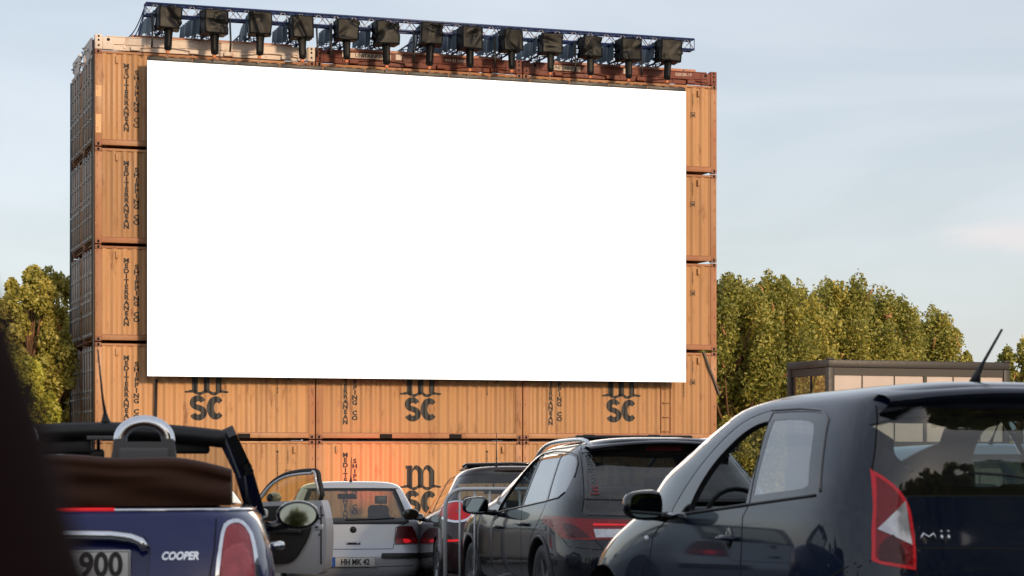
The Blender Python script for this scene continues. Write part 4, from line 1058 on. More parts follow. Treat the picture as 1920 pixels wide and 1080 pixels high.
def maroon_car():
    root = empty('parked_car', (0,0,0), 0, 'dark maroon car with lit round tail lamp behind the grey barrier', 'car')
    lv = [(.20, .70, .14, 4.05, 4), (.28, .84, .05, 4.14, 5), (.42, .885, .0, 4.2, 5), (.60, .89, .0, 4.2, 5.4), (.74, .888, .03, 4.15, 5.4), (.86, .875, .06, 3.9, 5.4), (.96, .85, .10, 3.5, 5.6),
          (1.04, .815, .15, 3.2, 5.8), (1.16, .755, .24, 2.95, 6), (1.28, .69, .33, 2.7, 6), (1.36, .64, .38, 2.5, 5.6), (1.41, .58, .38, 2.34, 5), (1.44, .49, .42, 2.15, 4), (1.455, .32, .62, 1.9, 3.5), (1.46, .04, 1.0, 1.4, 3)]
    s = Shell(lv, 130, 64, None, rear_len=.75); return root, s, dict(X=.13, Y=23.5, yaw=R(8))
def convertible():
    root = empty('convertible_car', (0,0,0), 0, 'dark blue convertible with its brown soft top folded down', 'car')
    lv = [(.18, .64, .16, 3.42, 4), (.24, .76, .08, 3.52, 5), (.36, .83, .03, 3.60, 5.2), (.50, .844, .0, 3.635, 5.2), (.64, .842, .01, 3.62, 5.0), (.78, .825, .04, 3.55, 5.0), (.87, .80, .075, 3.3, 5.0),
          (.925, .775, .10, 3.0, 5.0), (.955, .75, .12, 2.9, 5.0), (.973, .72, .15, 2.8, 5.0), (.981, .64, .21, 2.65, 4.6), (.985, .3, .6, 2.2, 3.5), (.986, .04, 1.2, 1.4, 3)]
    s = Shell(lv, 140, 60, None, rear_len=.9); return root, s, dict(X=-1.787, Y=8.5, yaw=R(6.5))
M['rim_red'] = lens('bright_lamp_rim', (.62, .015, .025), .12)
def xm(pts): return pts+[(-p[0],)+tuple(p[1:]) for p in reversed(pts)]     # left half of a rear-view outline -> whole outline
M['p_black'] = paint('blue_black_paint', (.003, .009, .026), rough=.25); M['p_black'].node_tree.nodes['Principled BSDF'].inputs['Specular IOR Level'].default_value = .08
M['p_estate'] = paint('black_paint', (.002, .004, .010), rough=.25); M['p_estate'].node_tree.nodes['Principled BSDF'].inputs['Specular IOR Level'].default_value = .08
M['p_silver'] = paint('silver_paint', (.46, .48, .52), metal=.3, rough=.36)
M['p_maroon'] = paint('maroon_paint', (.022, .007, .009), rough=.3)
M['p_blue'] = paint('dark_blue_paint', (.006, .012, .105), metal=0, rough=.3)
M['p_blue'].node_tree.nodes['Principled BSDF'].inputs['Coat IOR'].default_value = 1.45
M['p_pale'] = paint('pale_blue_paint', (.34, .40, .46), metal=.4, rough=.35)
M['gl_hatch'] = glass_mat('green_tinged_glass', (.42, .48, .46), dirt_haze=.04); M['gl_quarter'] = glass_mat('pale_quarter_glass', (.55, .64, .68), ior=2.0, dirt_haze=.26); M['gl_sky'] = glass_mat('reflective_dark_glass', (.04, .055, .075), ior=2.4)  # quarter pane: pale sky reflection added as a diffuse grey share
M['inner_grey'] = mat('grey_inner_trim', (.10, .095, .095), .7)

def car_city():
    root, s, d = city_car(); W = .82
    quarter = smooth_poly([(1.235,1.412,1),(.95,1.408),(.72,1.392),(.615,1.35),(.54,1.22),(.475,1.10),(.438,1.045),(.46,1.028,1),(1.098,.985,1)], 3)
    q_in = smooth_poly([(1.175,1.375,1),(.95,1.372),(.77,1.355),(.70,1.31),(.635,1.20),(.575,1.10),(.56,1.07),(.60,1.055,1),(1.085,1.025,1)], 3)
    fr_out = smooth_poly([(1.245,1.425,1),(1.37,1.413),(1.53,1.375),(1.67,1.30),(1.79,1.205),(1.885,1.10),(1.96,1.0),(2.02,.905,1),(1.78,.925,1),(1.10,.972,1)], 3)
    fr_in = smooth_poly([(1.195,1.375,1),(1.32,1.364),(1.44,1.33),(1.55,1.27),(1.65,1.195),(1.72,1.11),(1.765,1.03),(1.785,.965),(1.77,.945,1),(1.138,.988,1)], 3)
    s.both(fr_out, 'door_frame'); s.cut(fr_in, 'L', 'open_window'); s.cut(fr_in, 'R', 'front_glass')
    s.both(quarter, 'quarter_border'); s.both(q_in, 'quarter_glass')
    G = smooth_poly(xm([(-.562,1.392,1),(-.60,1.27),(-.642,1.128,1),(-.607,1.10),(-.563,1.055),(-.53,1.02,1)]), 3)
    s.cut(G, 'B', 'tailgate_glass'); C = smooth_poly(xm([(-.517,1.352),(-.545,1.26),(-.553,1.201),(-.531,1.165),(-.464,1.101),(-.406,1.072),(-.30,1.058,1)]), 3)
    s.cut(C, 'B', 'rear_window')
    ws = smooth_poly(xm([(-.56,1.40),(-.63,1.20),(-.70,1.03),(-.60,1.0,1)]), 3); s.cut(ws, 'F', 'windscreen', nmin=.1)
    lamp = smooth_poly([(-.648,1.136,1),(-.638,1.124),(-.607,1.098),(-.563,1.052),(-.532,1.0),(-.518,.945),(-.513,.869),(-.515,.771),(-.521,.711,1),(-.584,.722),(-.655,.737),(-.686,.752,1),(-.676,.86),(-.660,1.0)], 3)
    s.mirrored(lamp, 'B', 'tail_lamp', nmin=.02)
    s.mirrored(smooth_poly([(-.636,1.108,1),(-.630,1.100),(-.613,1.085),(-.572,1.042),(-.545,.995),(-.531,.945),(-.526,.869),(-.528,.771),(-.532,.727,1),(-.59,.737),(-.65,.750),(-.672,.762,1),(-.663,.86),(-.647,1.0)], 3), 'B', 'lamp_inner', nmin=.02); tri = [(-.537,1.0),(-.527,.815),(-.655,.883)]
    s.mirrored(tri, 'B', 'lamp_white'); s.mirrored(smooth_poly([(-.60,.86),(-.565,.80),(-.56,.735,1),(-.66,.75,1),(-.655,.81)], 2), 'B', 'lamp_dark')
    s.cut([(-.19,1.449),(.19,1.449),(.19,1.422),(-.19,1.422)], 'B', 'third_lamp', nmin=.02)
    for y in (.50, 2.93): arch(s, y, .335, .31)
    s.emit(root, {'body': ('body', [M['p_black'], M['trim']], 0, None, .02), 'door_frame': ('door_frame', [M['gloss_black'], M['trim']], -.002, None, .03), 'front_glass': ('front_window', M['gl_mid'], -.012, None, 0),
                  'quarter_border': ('window_border', [M['gloss_black'], M['trim']], -.003, None, .004), 'quarter_glass': ('quarter_window', M['gl_quarter'], -.0045, None, 0),
                  'tailgate_glass': ('tailgate', [M['gloss_black'], M['trim']], -.002, None, .02), 'rear_window': ('rear_window', M['gl_mid'], -.004, None, 0), 'windscreen': ('windscreen', M['gl_clear'], -.003, None, 0),
                  'tail_lamp': ('tail_lamp', [M['rim_red'], M['rim_red']], .006, None, .03), 'lamp_inner': ('lamp_lens', [M['red_lens'], M['dark_red_lens']], .0045, 'tail_lamp', .02), 'lamp_white': ('reversing_lens', [M['white_lens'], M['red_lens']], .008, 'tail_lamp', .02), 'lamp_dark': ('lamp_cell', [M['dark_red_lens'], M['red_lens']], .0075, 'tail_lamp', .02),
                  'third_lamp': ('brake_lamp', [M['dark_red_lens'], M['trim']], .002, None, .02)}, drop=('open_window', 'wheel_arch'))
    seams(s, root, {'door_seam': [([(1.10,.972),(1.135,.925),(1.122,.82),(1.134,.68),(1.14,.42),(1.2,.30)], v) for v in 'LR']+[([(2.02,.905),(2.13,.86),(2.20,.82),(2.235,.72),(2.29,.60),(2.30,.42)], v) for v in 'LR'],
                    'tailgate_seam': [([(-.53,1.02),(0,1.018),(.53,1.02)], 'B'), ([(-.516,.805),(0,.792),(.516,.805)], 'B'), ([(-.521,.711),(-.50,.64),(0,.63),(.50,.64),(.521,.711)], 'B'), ([(-.645,1.13),(-.60,1.27),(-.558,1.40),(-.545,1.44)], 'B'), ([(.645,1.13),(.60,1.27),(.558,1.40),(.545,1.44)], 'B')],
                    'bumper_seam': [([(-.688,.752),(-.76,.70)], 'B'), ([(.688,.752),(.76,.70)], 'B')]+[([(.16,.74),(.24,.70),(.36,.64)], v) for v in 'LR']}, .007)
    dbt = mat('dull_bright_trim', (.14,.13,.13), .25, metal=.6)
    for v in 'LR':
        b = MB(); s.bar(b, [(.46,1.024),(1.098,.981),(1.78,.935),(2.0,.915)], v, .007, .001); b.build('waist_moulding', M['rubber'], root)
        b = MB(); s.bar(b, [(1.26,1.424),(.95,1.421),(.71,1.404),(.60,1.36),(.525,1.22),(.425,1.04)], v, .006, .001); b.build('window_moulding', dbt, root)
    # tailgate spoiler: a lip standing over the glass
    b = MB(); n = 31; vs = []
    for i in range(n):
        x = -.57+1.14*i/(n-1); e = 1-abs(x/.57)**6*.9; dz = -.035*(x/.57)**2; y0 = .10*(abs(x/.57)**3)
        vs += [(x, .38, 1.508+dz), (x, .10+y0, 1.484+dz), (x, .055+y0, 1.465+dz), (x, .052+y0, 1.450+dz), (x, .10+y0, 1.428+dz), (x, .17+y0, 1.405+dz)]
    b.add(vs, [(i*6+j, i*6+j+1, i*6+j+7, i*6+j+6) for i in range(n-1) for j in range(5)], 0, True); b.build('spoiler', M['p_black'], root)
    b = MB()
    for q in ([(-.487,.838),(-.474,.862),(-.452,.846),(-.430,.862),(-.420,.838)], [(-.392,.834),(-.392,.856)], [(-.360,.834),(-.360,.856)], [(-.395,.870),(-.389,.871)], [(-.363,.870),(-.357,.871)]): s.bar(b, q, 'B', .0062, .004, .02)
    b.build('badge', M['chrome'], root)
    for v, sx in (('L', -1), ('R', 1)):
        b = MB(); h = s.hit(1.265, .822, v); c = h[0]
        b.lathe([(0, 0.001), (.030, .001), (.036, -.004)], 20, 'x', 1, (c.x+sx*.002, c.y, c.z)) if False else None
        bm = bmesh.new(); bmesh.ops.create_uvsphere(bm, u_segments=24, v_segments=12, radius=1); bm.transform(Matrix.Translation(c) @ Matrix.Diagonal((.006, .042, .052, 1))); b.addbm(bm, 1, True); bm.free()
        b.tube([c+Vector((sx*.006, -.085, 0)), c+Vector((sx*.028, -.06, .003)), c+Vector((sx*.034, 0, .004)), c+Vector((sx*.028, .06, .003)), c+Vector((sx*.006, .085, 0))], [.008, .014, .015, .014, .008], 10)
        b.build('door_handle', [M['p_black'], M['gloss_black']], root)
        b = MB(); h = s.hit(2.287, .80, v)[0]; bm = bmesh.new(); bmesh.ops.create_uvsphere(bm, u_segments=16, v_segments=8, radius=1); bm.transform(Matrix.Translation(h) @ Matrix.Diagonal((.008, .03, .018, 1))); b.addbm(bm, 0, True); bm.free()
        b.build('side_repeater', M['white_lens'], root)
        side_mirror(root, sx*.79, 2.02, .975, .205, .150, sx, arm=.06, d=.13)
        b = MB(); b.rbox(sx*.79-.03, sx*.79+.02 if sx > 0 else sx*.79+.05, 1.78, 2.10, .885, .94, .018); b.build('mirror_foot', M['gloss_black'], root)
    b = MB(); s.bar(b, [(-.22,1.115),(-.05,1.105),(.05,1.09)], 'B', .006, .012); s.bar(b, [(.05,1.09),(.12,1.03)], 'B', .012, .01); b.build('rear_wiper', M['black'], root)
    b = MB(); a0 = Vector((.04, .50, 1.512)); b.tube([a0, a0+Vector((.012,-.01,.05)), a0+Vector((.03,-.03,.10)), a0+Vector((.085,-.10,.245))], [.030, .016, .0075, .0055], 10); b.build('antenna', M['black'], root)
    interior(root, 3.5, .80, 1.45, .75, 2.35, 1.49, belt=.98, wheel_x=-.36)
    arch_liner(root, .50, .335, .31, W); arch_liner(root, 2.93, .335, .31, W)
    for y in (.50, 2.93):
        for sx in (-1, 1): wheel(root, sx*.715, y, .285, .175, side=sx)
    place(root, d['X'], d['Y'], d['yaw'])

def car_estate():
    root, s, d = estate_car(); W = .908
    fr = smooth_poly([(1.93,1.368,1),(2.08,1.312),(2.24,1.225),(2.385,1.07),(2.50,.905,1),(1.70,.945,1)], 3)
    rd = smooth_poly([(1.865,1.372,1),(1.55,1.376),(1.235,1.364,1),(.93,.985,1),(1.655,.950,1)], 3)
    qt = smooth_poly([(1.20,1.360,1),(.97,1.350),(.77,1.322),(.665,1.27),(.565,1.16),(.525,1.06),(.58,1.012),(.885,.985,1)], 3)
    s.both(fr, 'front_glass'); s.cut(fr, 'L', 'open_window'); s.both(rd, 'rear_side_glass'); s.both(qt, 'quarter_glass')
    s.both([(1.925,1.372),(1.87,1.376),(1.66,.946),(1.695,.942)], 'pillar_trim')
    s.cut(smooth_poly(xm([(-.60,1.388,1),(-.64,1.27),(-.70,1.08),(-.752,.90),(-.72,.862,1)]), 3), 'B', 'glass_border'); s.cut(smooth_poly(xm([(-.575,1.345,1),(-.63,1.22),(-.70,1.0),(-.728,.915),(-.70,.888,1)]), 3), 'B', 'rear_window')
    s.cut([(-.15,1.392),(.15,1.392),(.15,1.366),(-.15,1.366)], 'B', 'third_lamp')
    s.cut(smooth_poly(xm([(-.62,1.37),(-.72,1.15),(-.80,.99),(-.70,.965,1)]), 3), 'F', 'windscreen', nmin=.1)
    L = smooth_poly([(-.905,.862,1),(-.80,.842),(-.713,.835),(-.50,.828),(-.335,.820,1),(-.365,.78),(-.415,.725),(-.462,.681),(-.58,.675),(-.692,.672),(-.80,.676),(-.87,.69,1),(-.895,.76)], 3)
    s.mirrored(L, 'B', 'tail_lamp', nmin=.01)
    s.mirrored([(-.683,.755),(-.395,.753),(-.458,.693),(-.672,.690)], 'B', 'lamp_white'); s.mirrored([(-.685,.797),(-.37,.790),(-.375,.778),(-.685,.782)], 'B', 'led'); s.mirrored(smooth_poly([(-.86,.80,1),(-.84,.70),(-.80,.69,1),(-.71,.69,1),(-.75,.74),(-.82,.80,1)], 2), 'B', 'lamp_pale')
    for y in (.95, 3.59): arch(s, y, .355, .325)
    s.emit(root, {'body': ('body', [M['p_estate'], M['trim']], 0, None, .02), 'front_glass': ('front_window', M['gl_mid'], -.012, None, 0), 'rear_side_glass': ('rear_side_window', M['gl_sky'], -.004, None, 0), 'quarter_glass': ('quarter_window', M['gl_sky'], -.004, None, 0),
                  'pillar_trim': ('pillar_trim', [M['gloss_black'], M['trim']], -.003, None, .01), 'glass_border': ('tailgate', [M['gloss_black'], M['trim']], -.002, None, .01), 'rear_window': ('rear_window', M['gl_tint'], -.005, None, 0), 'third_lamp': ('brake_lamp', [M['dark_red_lens'], M['trim']], .003, None, .02),
                  'windscreen': ('windscreen', M['gl_mid'], -.003, None, 0), 'tail_lamp': ('tail_lamp', [M['red_lens'], M['dark_red_lens']], .005, None, .03), 'lamp_white': ('reversing_lens', [M['white_lens'], M['red_lens']], .007, 'tail_lamp', .02),
                  'led': ('led_strip', [M['red_glow'], M['red_lens']], .008, 'tail_lamp', .02), 'lamp_pale': ('lamp_cell', [M['dark_red_lens'], M['red_lens']], .007, 'tail_lamp', .02)}, drop=('open_window', 'wheel_arch'))
    seams(s, root, {'door_seam': [([(1.66,.946),(1.60,.85),(1.57,.70),(1.57,.40)], v) for v in 'LR']+[([(.89,.985),(.90,.90),(1.02,.80),(1.22,.70),(1.30,.55)], v) for v in 'LR']+[([(2.50,.90),(2.62,.80),(2.66,.6),(2.66,.42)], v) for v in 'LR'],
                    'tailgate_seam': [([(-.72,.862),(0,.83),(.72,.862)], 'B'), ([(-.70,.835),(-.685,.67),(-.62,.60),(-.52,.47),(0,.45),(.52,.47),(.62,.60),(.685,.67),(.70,.835)], 'B'), ([(-.752,.89),(-.71,1.05),(-.62,1.36),(-.58,1.41)], 'B'), ([(.752,.89),(.71,1.05),(.62,1.36),(.58,1.41)], 'B'), ([(-.728,.985),(0,.965),(.728,.985)], 'B')],
                    'bumper_seam': [([(-.87,.69),(-.84,.62),(-.70,.60),(-.60,.60)], 'B'), ([(.87,.69),(.84,.62),(.70,.60),(.60,.60)], 'B')]}, .007)
    sbt = mat('satin_black_trim', (.05,.05,.055), .22, metal=.6)
    for v in 'LR': b = MB(); s.bar(b, [(.525,1.04),(.60,1.0),(.93,.975),(1.66,.938),(2.52,.895)], v, .008, .001); s.bar(b, [(2.50,.905),(2.39,1.07),(2.24,1.235),(2.08,1.325),(1.93,1.382),(1.55,1.392),(1.2,1.378),(.95,1.366),(.75,1.335),(.64,1.27),(.54,1.16)], v, .007, .001); b.build('window_moulding', sbt, root)
    for sx in (-1, 1):
        b = MB(); pts = []
        for y in np.linspace(.72, 2.75, 22):
            h = s.hit(sx*(.555-.02*((y-1.6)/1.1)**2), float(y), 'T')[0]; lift = .048*math.sin(math.pi*min(1, max(0, (y-.72)/2.03)))**.35
            pts.append(h+Vector((0, 0, lift-.004)))
        b.tube(pts, [.012]+[.017]*20+[.012], 8); b.build('roof_rail', M['chrome'], root)
        side_mirror(root, sx*.87, 2.62, .955, .235, .155, sx, arm=.08, d=.15, m=M['p_estate'])
        v = 'L' if sx < 0 else 'R'
        for yy, zz in ((1.60, .79), (2.50, .765)):
            c = s.hit(yy-.12, zz, v)[0]; b = MB(); b.tube([c+Vector((sx*.004, -.10, 0)), c+Vector((sx*.03, -.07, .003)), c+Vector((sx*.036, 0, .004)), c+Vector((sx*.03, .07, .003)), c+Vector((sx*.004, .10, 0))], [.009, .016, .017, .016, .009], 10); b.build('door_handle', M['p_estate'], root)
        b = MB()
        c = s.hit(2.56, .84, v)[0]; b.add([c+Vector((sx*.004, -.10, .015)), c+Vector((sx*.004, .11, -.035)), c+Vector((sx*.004, -.02, .075))], [(0,1,2)]); b.build('mirror_triangle', M['chrome'], root)
    b = MB(); n = 31; vs = []
    for i in range(n):
        x = -.60+1.2*i/(n-1); dz = -.045*(x/.6)**2; y0 = .10*abs(x/.6)**3
        vs += [(x, .80, 1.468+dz), (x, .50+y0, 1.447+dz), (x, .40+y0, 1.430+dz), (x, .395+y0, 1.418+dz), (x, .47+y0, 1.398+dz), (x, .52+y0, 1.388+dz)]
    b.add(vs, [(i*6+j, i*6+j+1, i*6+j+7, i*6+j+6) for i in range(n-1) for j in range(5)], 0, True); b.build('spoiler', M['p_estate'], root)
    b = MB(); b.rbox(-.48, .48, 1.35, 2.0, 1.493, 1.512, .008); b.rbox(-.50, .50, 1.30, 1.36, 1.485, 1.518, .012); b.build('sunroof', M['black'], root)
    b = MB()
    for tx, mi, zc in (('[Generation', 0, 1.215), ('5F]', 1, 1.055)):
        bm = text_bm(tx, .060, .0005, 'CENTER')
        for v in bm.verts:
            a, c = v.co.x, v.co.z; v.co = Vector((-.612-(1.20-(zc-a*1.0))*.17+c, 0, zc-a))
        s.drape(b, bm, 'B', .004, mi); bm.free()
    b.build('window_sticker', [mat('grey_sticker', (.09,.095,.11), .6), M['red_lens']], root)
    plate_obj(root, 0, -.006, .56, 'HH', blue=True)
    interior(root, 4.4, .88, 2.0, 1.25, 2.95, 1.48, belt=.96)
    arch_liner(root, .95, .355, .325, W); arch_liner(root, 3.59, .355, .325, W)
    for y in (.95, 3.59):
        for sx in (-1, 1): wheel(root, sx*.79, y, .32, .21, side=sx, spokes=5)
    for v in 'LR':
        for yc in (.95, 3.59): b = MB(); s.bar(b, [(yc+math.cos(a)*.372, .325+math.sin(a)*.372) for a in np.linspace(-.2, math.pi+.2, 26)], v, .016, .0, .05); b.build('arch_moulding', M['black'], root)
    place(root, d['X'], d['Y'], d['yaw'])

def hatch_common(root, s, pm, rear, border, lamps, H, dd, glass='gl_clear', wheels=(.78, 3.29), W=.866, r=.305, fr=None, rdr=None, mirror=None, wx=-.36, arch_r=.35):
    s.both(fr, 'front_glass'); 
    if rdr: s.both(rdr, 'rear_side_glass')
    s.cut(border, 'B', 'glass_border'); s.cut(rear, 'B', 'rear_window')
    for nm, poly in lamps: s.mirrored(poly, 'B', nm, nmin=.01)
    s.cut(smooth_poly(xm([(-.60,H-.09),(-.66,1.2),(-.76,.99),(-.66,.965,1)]), 3), 'F', 'windscreen', nmin=.1)
    for y in wheels: arch(s, y, arch_r, .315)
    interior(root, 4, W-.03, dd[0], dd[1], dd[2], H, belt=.93, wheel_x=wx)
    for y in wheels:
        arch_liner(root, y, arch_r, .315, W)
        for sx in (-1, 1): wheel(root, sx*(W-.10), y, r, .19, side=sx, steer=dd[3] if y > 2 else 0)

def car_silver(rootlabel=None, X=None, Y=None, yaw=None, pm='p_silver', plate='HH MK 42', door=False, name=None):
    root, s, d = silver_hatch()
    if rootlabel: root['label'] = rootlabel
    rear = smooth_poly(xm([(-.485,1.318),(-.50,1.30),(-.57,1.13),(-.632,.965),(-.62,.940),(-.50,.934,1)]), 3); border = smooth_poly(xm([(-.51,1.345),(-.535,1.32),(-.61,1.13),(-.675,.945),(-.66,.915),(-.50,.910,1)]), 3)
    lamps = [('tail_lamp', smooth_poly([(-.530,.868,1),(-.62,.880),(-.72,.876,1),(-.765,.79),(-.80,.675,1),(-.65,.664),(-.505,.664,1),(-.51,.75)], 3)), ('lamp_low', [(-.515,.665),(-.79,.668),(-.775,.735),(-.512,.735)]), ('lamp_bright', smooth_poly([(-.60,.72),(-.67,.72),(-.70,.69),(-.63,.675)], 2)),
             ('rub_strip', smooth_poly([(-.345,.548,1),(-.60,.548),(-.84,.548,1),(-.84,.490,1),(-.60,.490),(-.36,.490),(-.335,.52)], 2))]
    fr = smooth_poly([(1.60,1.372,1),(1.85,1.365),(2.08,1.30),(2.30,1.18),(2.50,1.03),(2.62,.945,1),(1.52,.925,1)], 3); rd = smooth_poly([(1.50,1.372,1),(1.15,1.365),(.85,1.33),(.74,1.26),(.62,1.04),(.60,.96),(.68,.93,1),(1.42,.925,1)], 3)
    hatch_common(root, s, pm, rear, border, lamps, 1.44, (1.50, .85, 2.55, 0), fr=fr, rdr=rd)
    s.emit(root, {'body': ('body', [M[pm], M['trim']], 0, None, .02), 'front_glass': ('front_window', M['gl_clear'], -.004, None, 0), 'rear_side_glass': ('rear_side_window', M['gl_clear'], -.004, None, 0), 'glass_border': ('window_seal', [M['rubber'], M['rubber']], .002, None, .02), 'rear_window': ('rear_window', M['gl_hatch'], 0, None, 0),
                  'tail_lamp': ('tail_lamp', [M['dark_red_lens'], M['dark_red_lens']], .005, None, .03), 'lamp_low': ('lamp_cell', [M['red_lens'], M['red_lens']], .006, 'tail_lamp', .02), 'lamp_bright': ('lamp_bulb', [M['red_glow'], M['red_lens']], .007, 'tail_lamp', .02), 'rub_strip': ('rub_strip', [M['black'], M['black']], .014, None, .02), 'windscreen': ('windscreen', M['gl_clear'], -.003, None, 0)}, drop=('wheel_arch',))
    seams(s, root, {'tailgate_seam': [([(-.675,.93),(-.60,.89),(-.515,.86),(-.50,.70),(-.48,.605),(0,.602),(.48,.605),(.50,.70),(.515,.86),(.60,.89),(.675,.93)], 'B')], 'bumper_seam': [([(-.80,.66),(-.505,.657)], 'B'), ([(.80,.66),(.505,.657)], 'B'), ([(-.75,.40),(0,.385),(.75,.40)], 'B')],
                    'door_seam': [([(1.47,.93),(1.46,.7),(1.47,.35)], v) for v in 'LR']}, .008)
    b = MB(); s.bar(b, xm([(-.48,1.335),(-.54,1.31),(-.61,1.13),(-.672,.945),(-.64,.914)]), 'B', .011, .001); b.build('rubber_seal', M['rubber'], root)
    b = MB(); c = s.hit(0, .838, 'B'); b.lathe([(0, -.014), (.036, -.014), (.041, -.006), (.041, .01)], 26, 'y', 0, tuple(c[0])); b.build('badge', M['rubber'], root)
    b = MB(); c = s.hit(0, .672, 'B')[0]; b.rbox(-.092, .092, c.y-.012, c.y+.03, .650, .694, .016); b.rbox(-.07, .045, c.y-.015, c.y, .660, .684, .006, 1); b.lathe([(0, 0), (.012, 0)], 14, 'y', 1, (.068, c.y-.014, .672)); b.build('tailgate_handle', [M[pm], M['rubber']], root)
    if plate: 
        c = s.hit(0, .45, 'B')[0]; b = MB(); b.rbox(-.30, .30, c.y-.004, c.y+.02, .375, .525, .015); b.build('plate_holder', M[pm], root)
        plate_obj(root, 0, c.y-.005, .450, plate, .53, .125, .098, bold=.0035, xs=.80)
        b = MB()
        for zz, m_ in ((.474, 0), (.440, 1)): b.lathe([(0, 0), (.013, 0)], 14, 'y', m_, (-.108, c.y-.0195, zz))
        if plate == 'HH MK 42': b.build('plate_seal', [mat('seal_red', (.35,.16,.14), .5), mat('seal_grey', (.35,.36,.38), .5)], root)
    b = MB(); a0 = Vector((-.01, .60, 1.424)); b.tube([a0, a0+Vector((0,-.02,.03)), a0+Vector((0,-.05,.07)), a0+Vector((0,-.24,.30))], [.022, .013, .006, .004], 8); b.build('antenna', M['black'], root)
    for sx in (-1, 1): side_mirror(root, sx*.80, 2.42, .97, .19, .13, sx, arm=.04, m=M[pm], d=.12)
    b = MB(); s.bar(b, [(-.10,.955),(.25,.962),(.50,.975)], 'B', .006, .012); b.build('rear_wiper', M['black'], root)
    X = d['X'] if X is None else X; place(root, X, d['Y'] if Y is None else Y, d['yaw'] if yaw is None else yaw, dz=-.035)
    return root, s

def car_maroon():
    root, s, d = maroon_car()
    rear = smooth_poly(xm([(-.60,1.345),(-.66,1.20),(-.70,1.09),(-.66,1.055),(-.50,1.045,1)]), 3); border = smooth_poly(xm([(-.62,1.375),(-.68,1.21),(-.735,1.07),(-.69,1.03),(-.50,1.02,1)]), 3)
    el = lambda cx, cz, a, b_, n=22: [(cx+a*math.cos(t), cz+b_*math.sin(t)) for t in np.linspace(0, 2*math.pi, n, endpoint=False)]
    lamps = [('lamp_ring', el(-.715, .920, .182, .125)), ('tail_lamp', el(-.715, .925, .160, .105)), ('lamp_bulb', el(-.70, .93, .032, .026)), ('reflector', [(-.84,.612),(-.70,.612),(-.70,.588),(-.84,.588)])]
    fr = smooth_poly([(1.75,1.385,1),(2.05,1.36),(2.3,1.25),(2.52,1.09),(2.66,.99,1),(1.68,.985,1)], 3); rd = smooth_poly([(1.66,1.385,1),(1.2,1.38),(.85,1.33),(.70,1.23),(.66,1.12),(.74,1.05,1),(1.58,.99,1)], 3)
    hatch_common(root, s, 'p_maroon', rear, border, lamps, 1.46, (1.60, .95, 2.7, R(13)), fr=fr, rdr=rd, wheels=(.80, 3.38), W=.89, r=.325, arch_r=.365)
    s.emit(root, {'body': ('body', [M['p_maroon'], M['trim']], 0, None, .02), 'front_glass': ('front_window', M['gl_mid'], -.004, None, 0), 'rear_side_glass': ('rear_side_window', M['gl_mid'], -.004, None, 0), 'glass_border': ('window_seal', [M['gloss_black'], M['rubber']], .001, None, .01), 'rear_window': ('rear_window', M['gl_mid'], -.002, None, 0),
                  'lamp_ring': ('lamp_ring', [M['chrome'], M['chrome']], .010, None, .03), 'tail_lamp': ('tail_lamp', [lens('lit_deep_red_lens', (.50, .008, .014), .12), M['red_lens']], .006, None, .03), 'lamp_bulb': ('lamp_bulb', [M['pink_lens'], M['red_lens']], .008, 'tail_lamp', .02), 'reflector': ('reflector', [M['red_glow'], M['red_lens']], .006, None, .02), 'windscreen': ('windscreen', M['gl_mid'], -.003, None, 0)}, drop=('wheel_arch',))
    seams(s, root, {'tailgate_seam': [([(-.69,1.03),(-.60,.95),(-.55,.80),(-.52,.66),(0,.65),(.52,.66),(.55,.80),(.60,.95),(.69,1.03)], 'B')], 'door_seam': [([(1.62,.985),(1.6,.7),(1.62,.4)], v) for v in 'LR']}, .008)
    b = MB(); b.rbox(-.50, .50, 1.0, 1.8, 1.475, 1.50, .01); b.tube([(-.55, .98, 1.475), (-.52, .95, 1.50), (0, .92, 1.51), (.52, .95, 1.50), (.55, .98, 1.475)], .016, 8); b.build('sunroof', M['gloss_black'], root)
    b = MB(); a0 = Vector((-.22, .55, 1.43)); b.tube([a0, a0+Vector((0,-.02,.04)), a0+Vector((0,-.03,.08)), a0+Vector((0,-.05,.40))], [.03, .014, .006, .004], 8); b.build('antenna', M['black'], root)
    for sx in (-1, 1): side_mirror(root, sx*.86, 2.50, 1.00, .20, .14, sx, 'oval', arm=.05, m=M['gloss_black'], d=.14)
    plate_obj(root, 0, -.005, .80, 'HH', .5, .11)
    place(root, d['X'], d['Y'], d['yaw'])

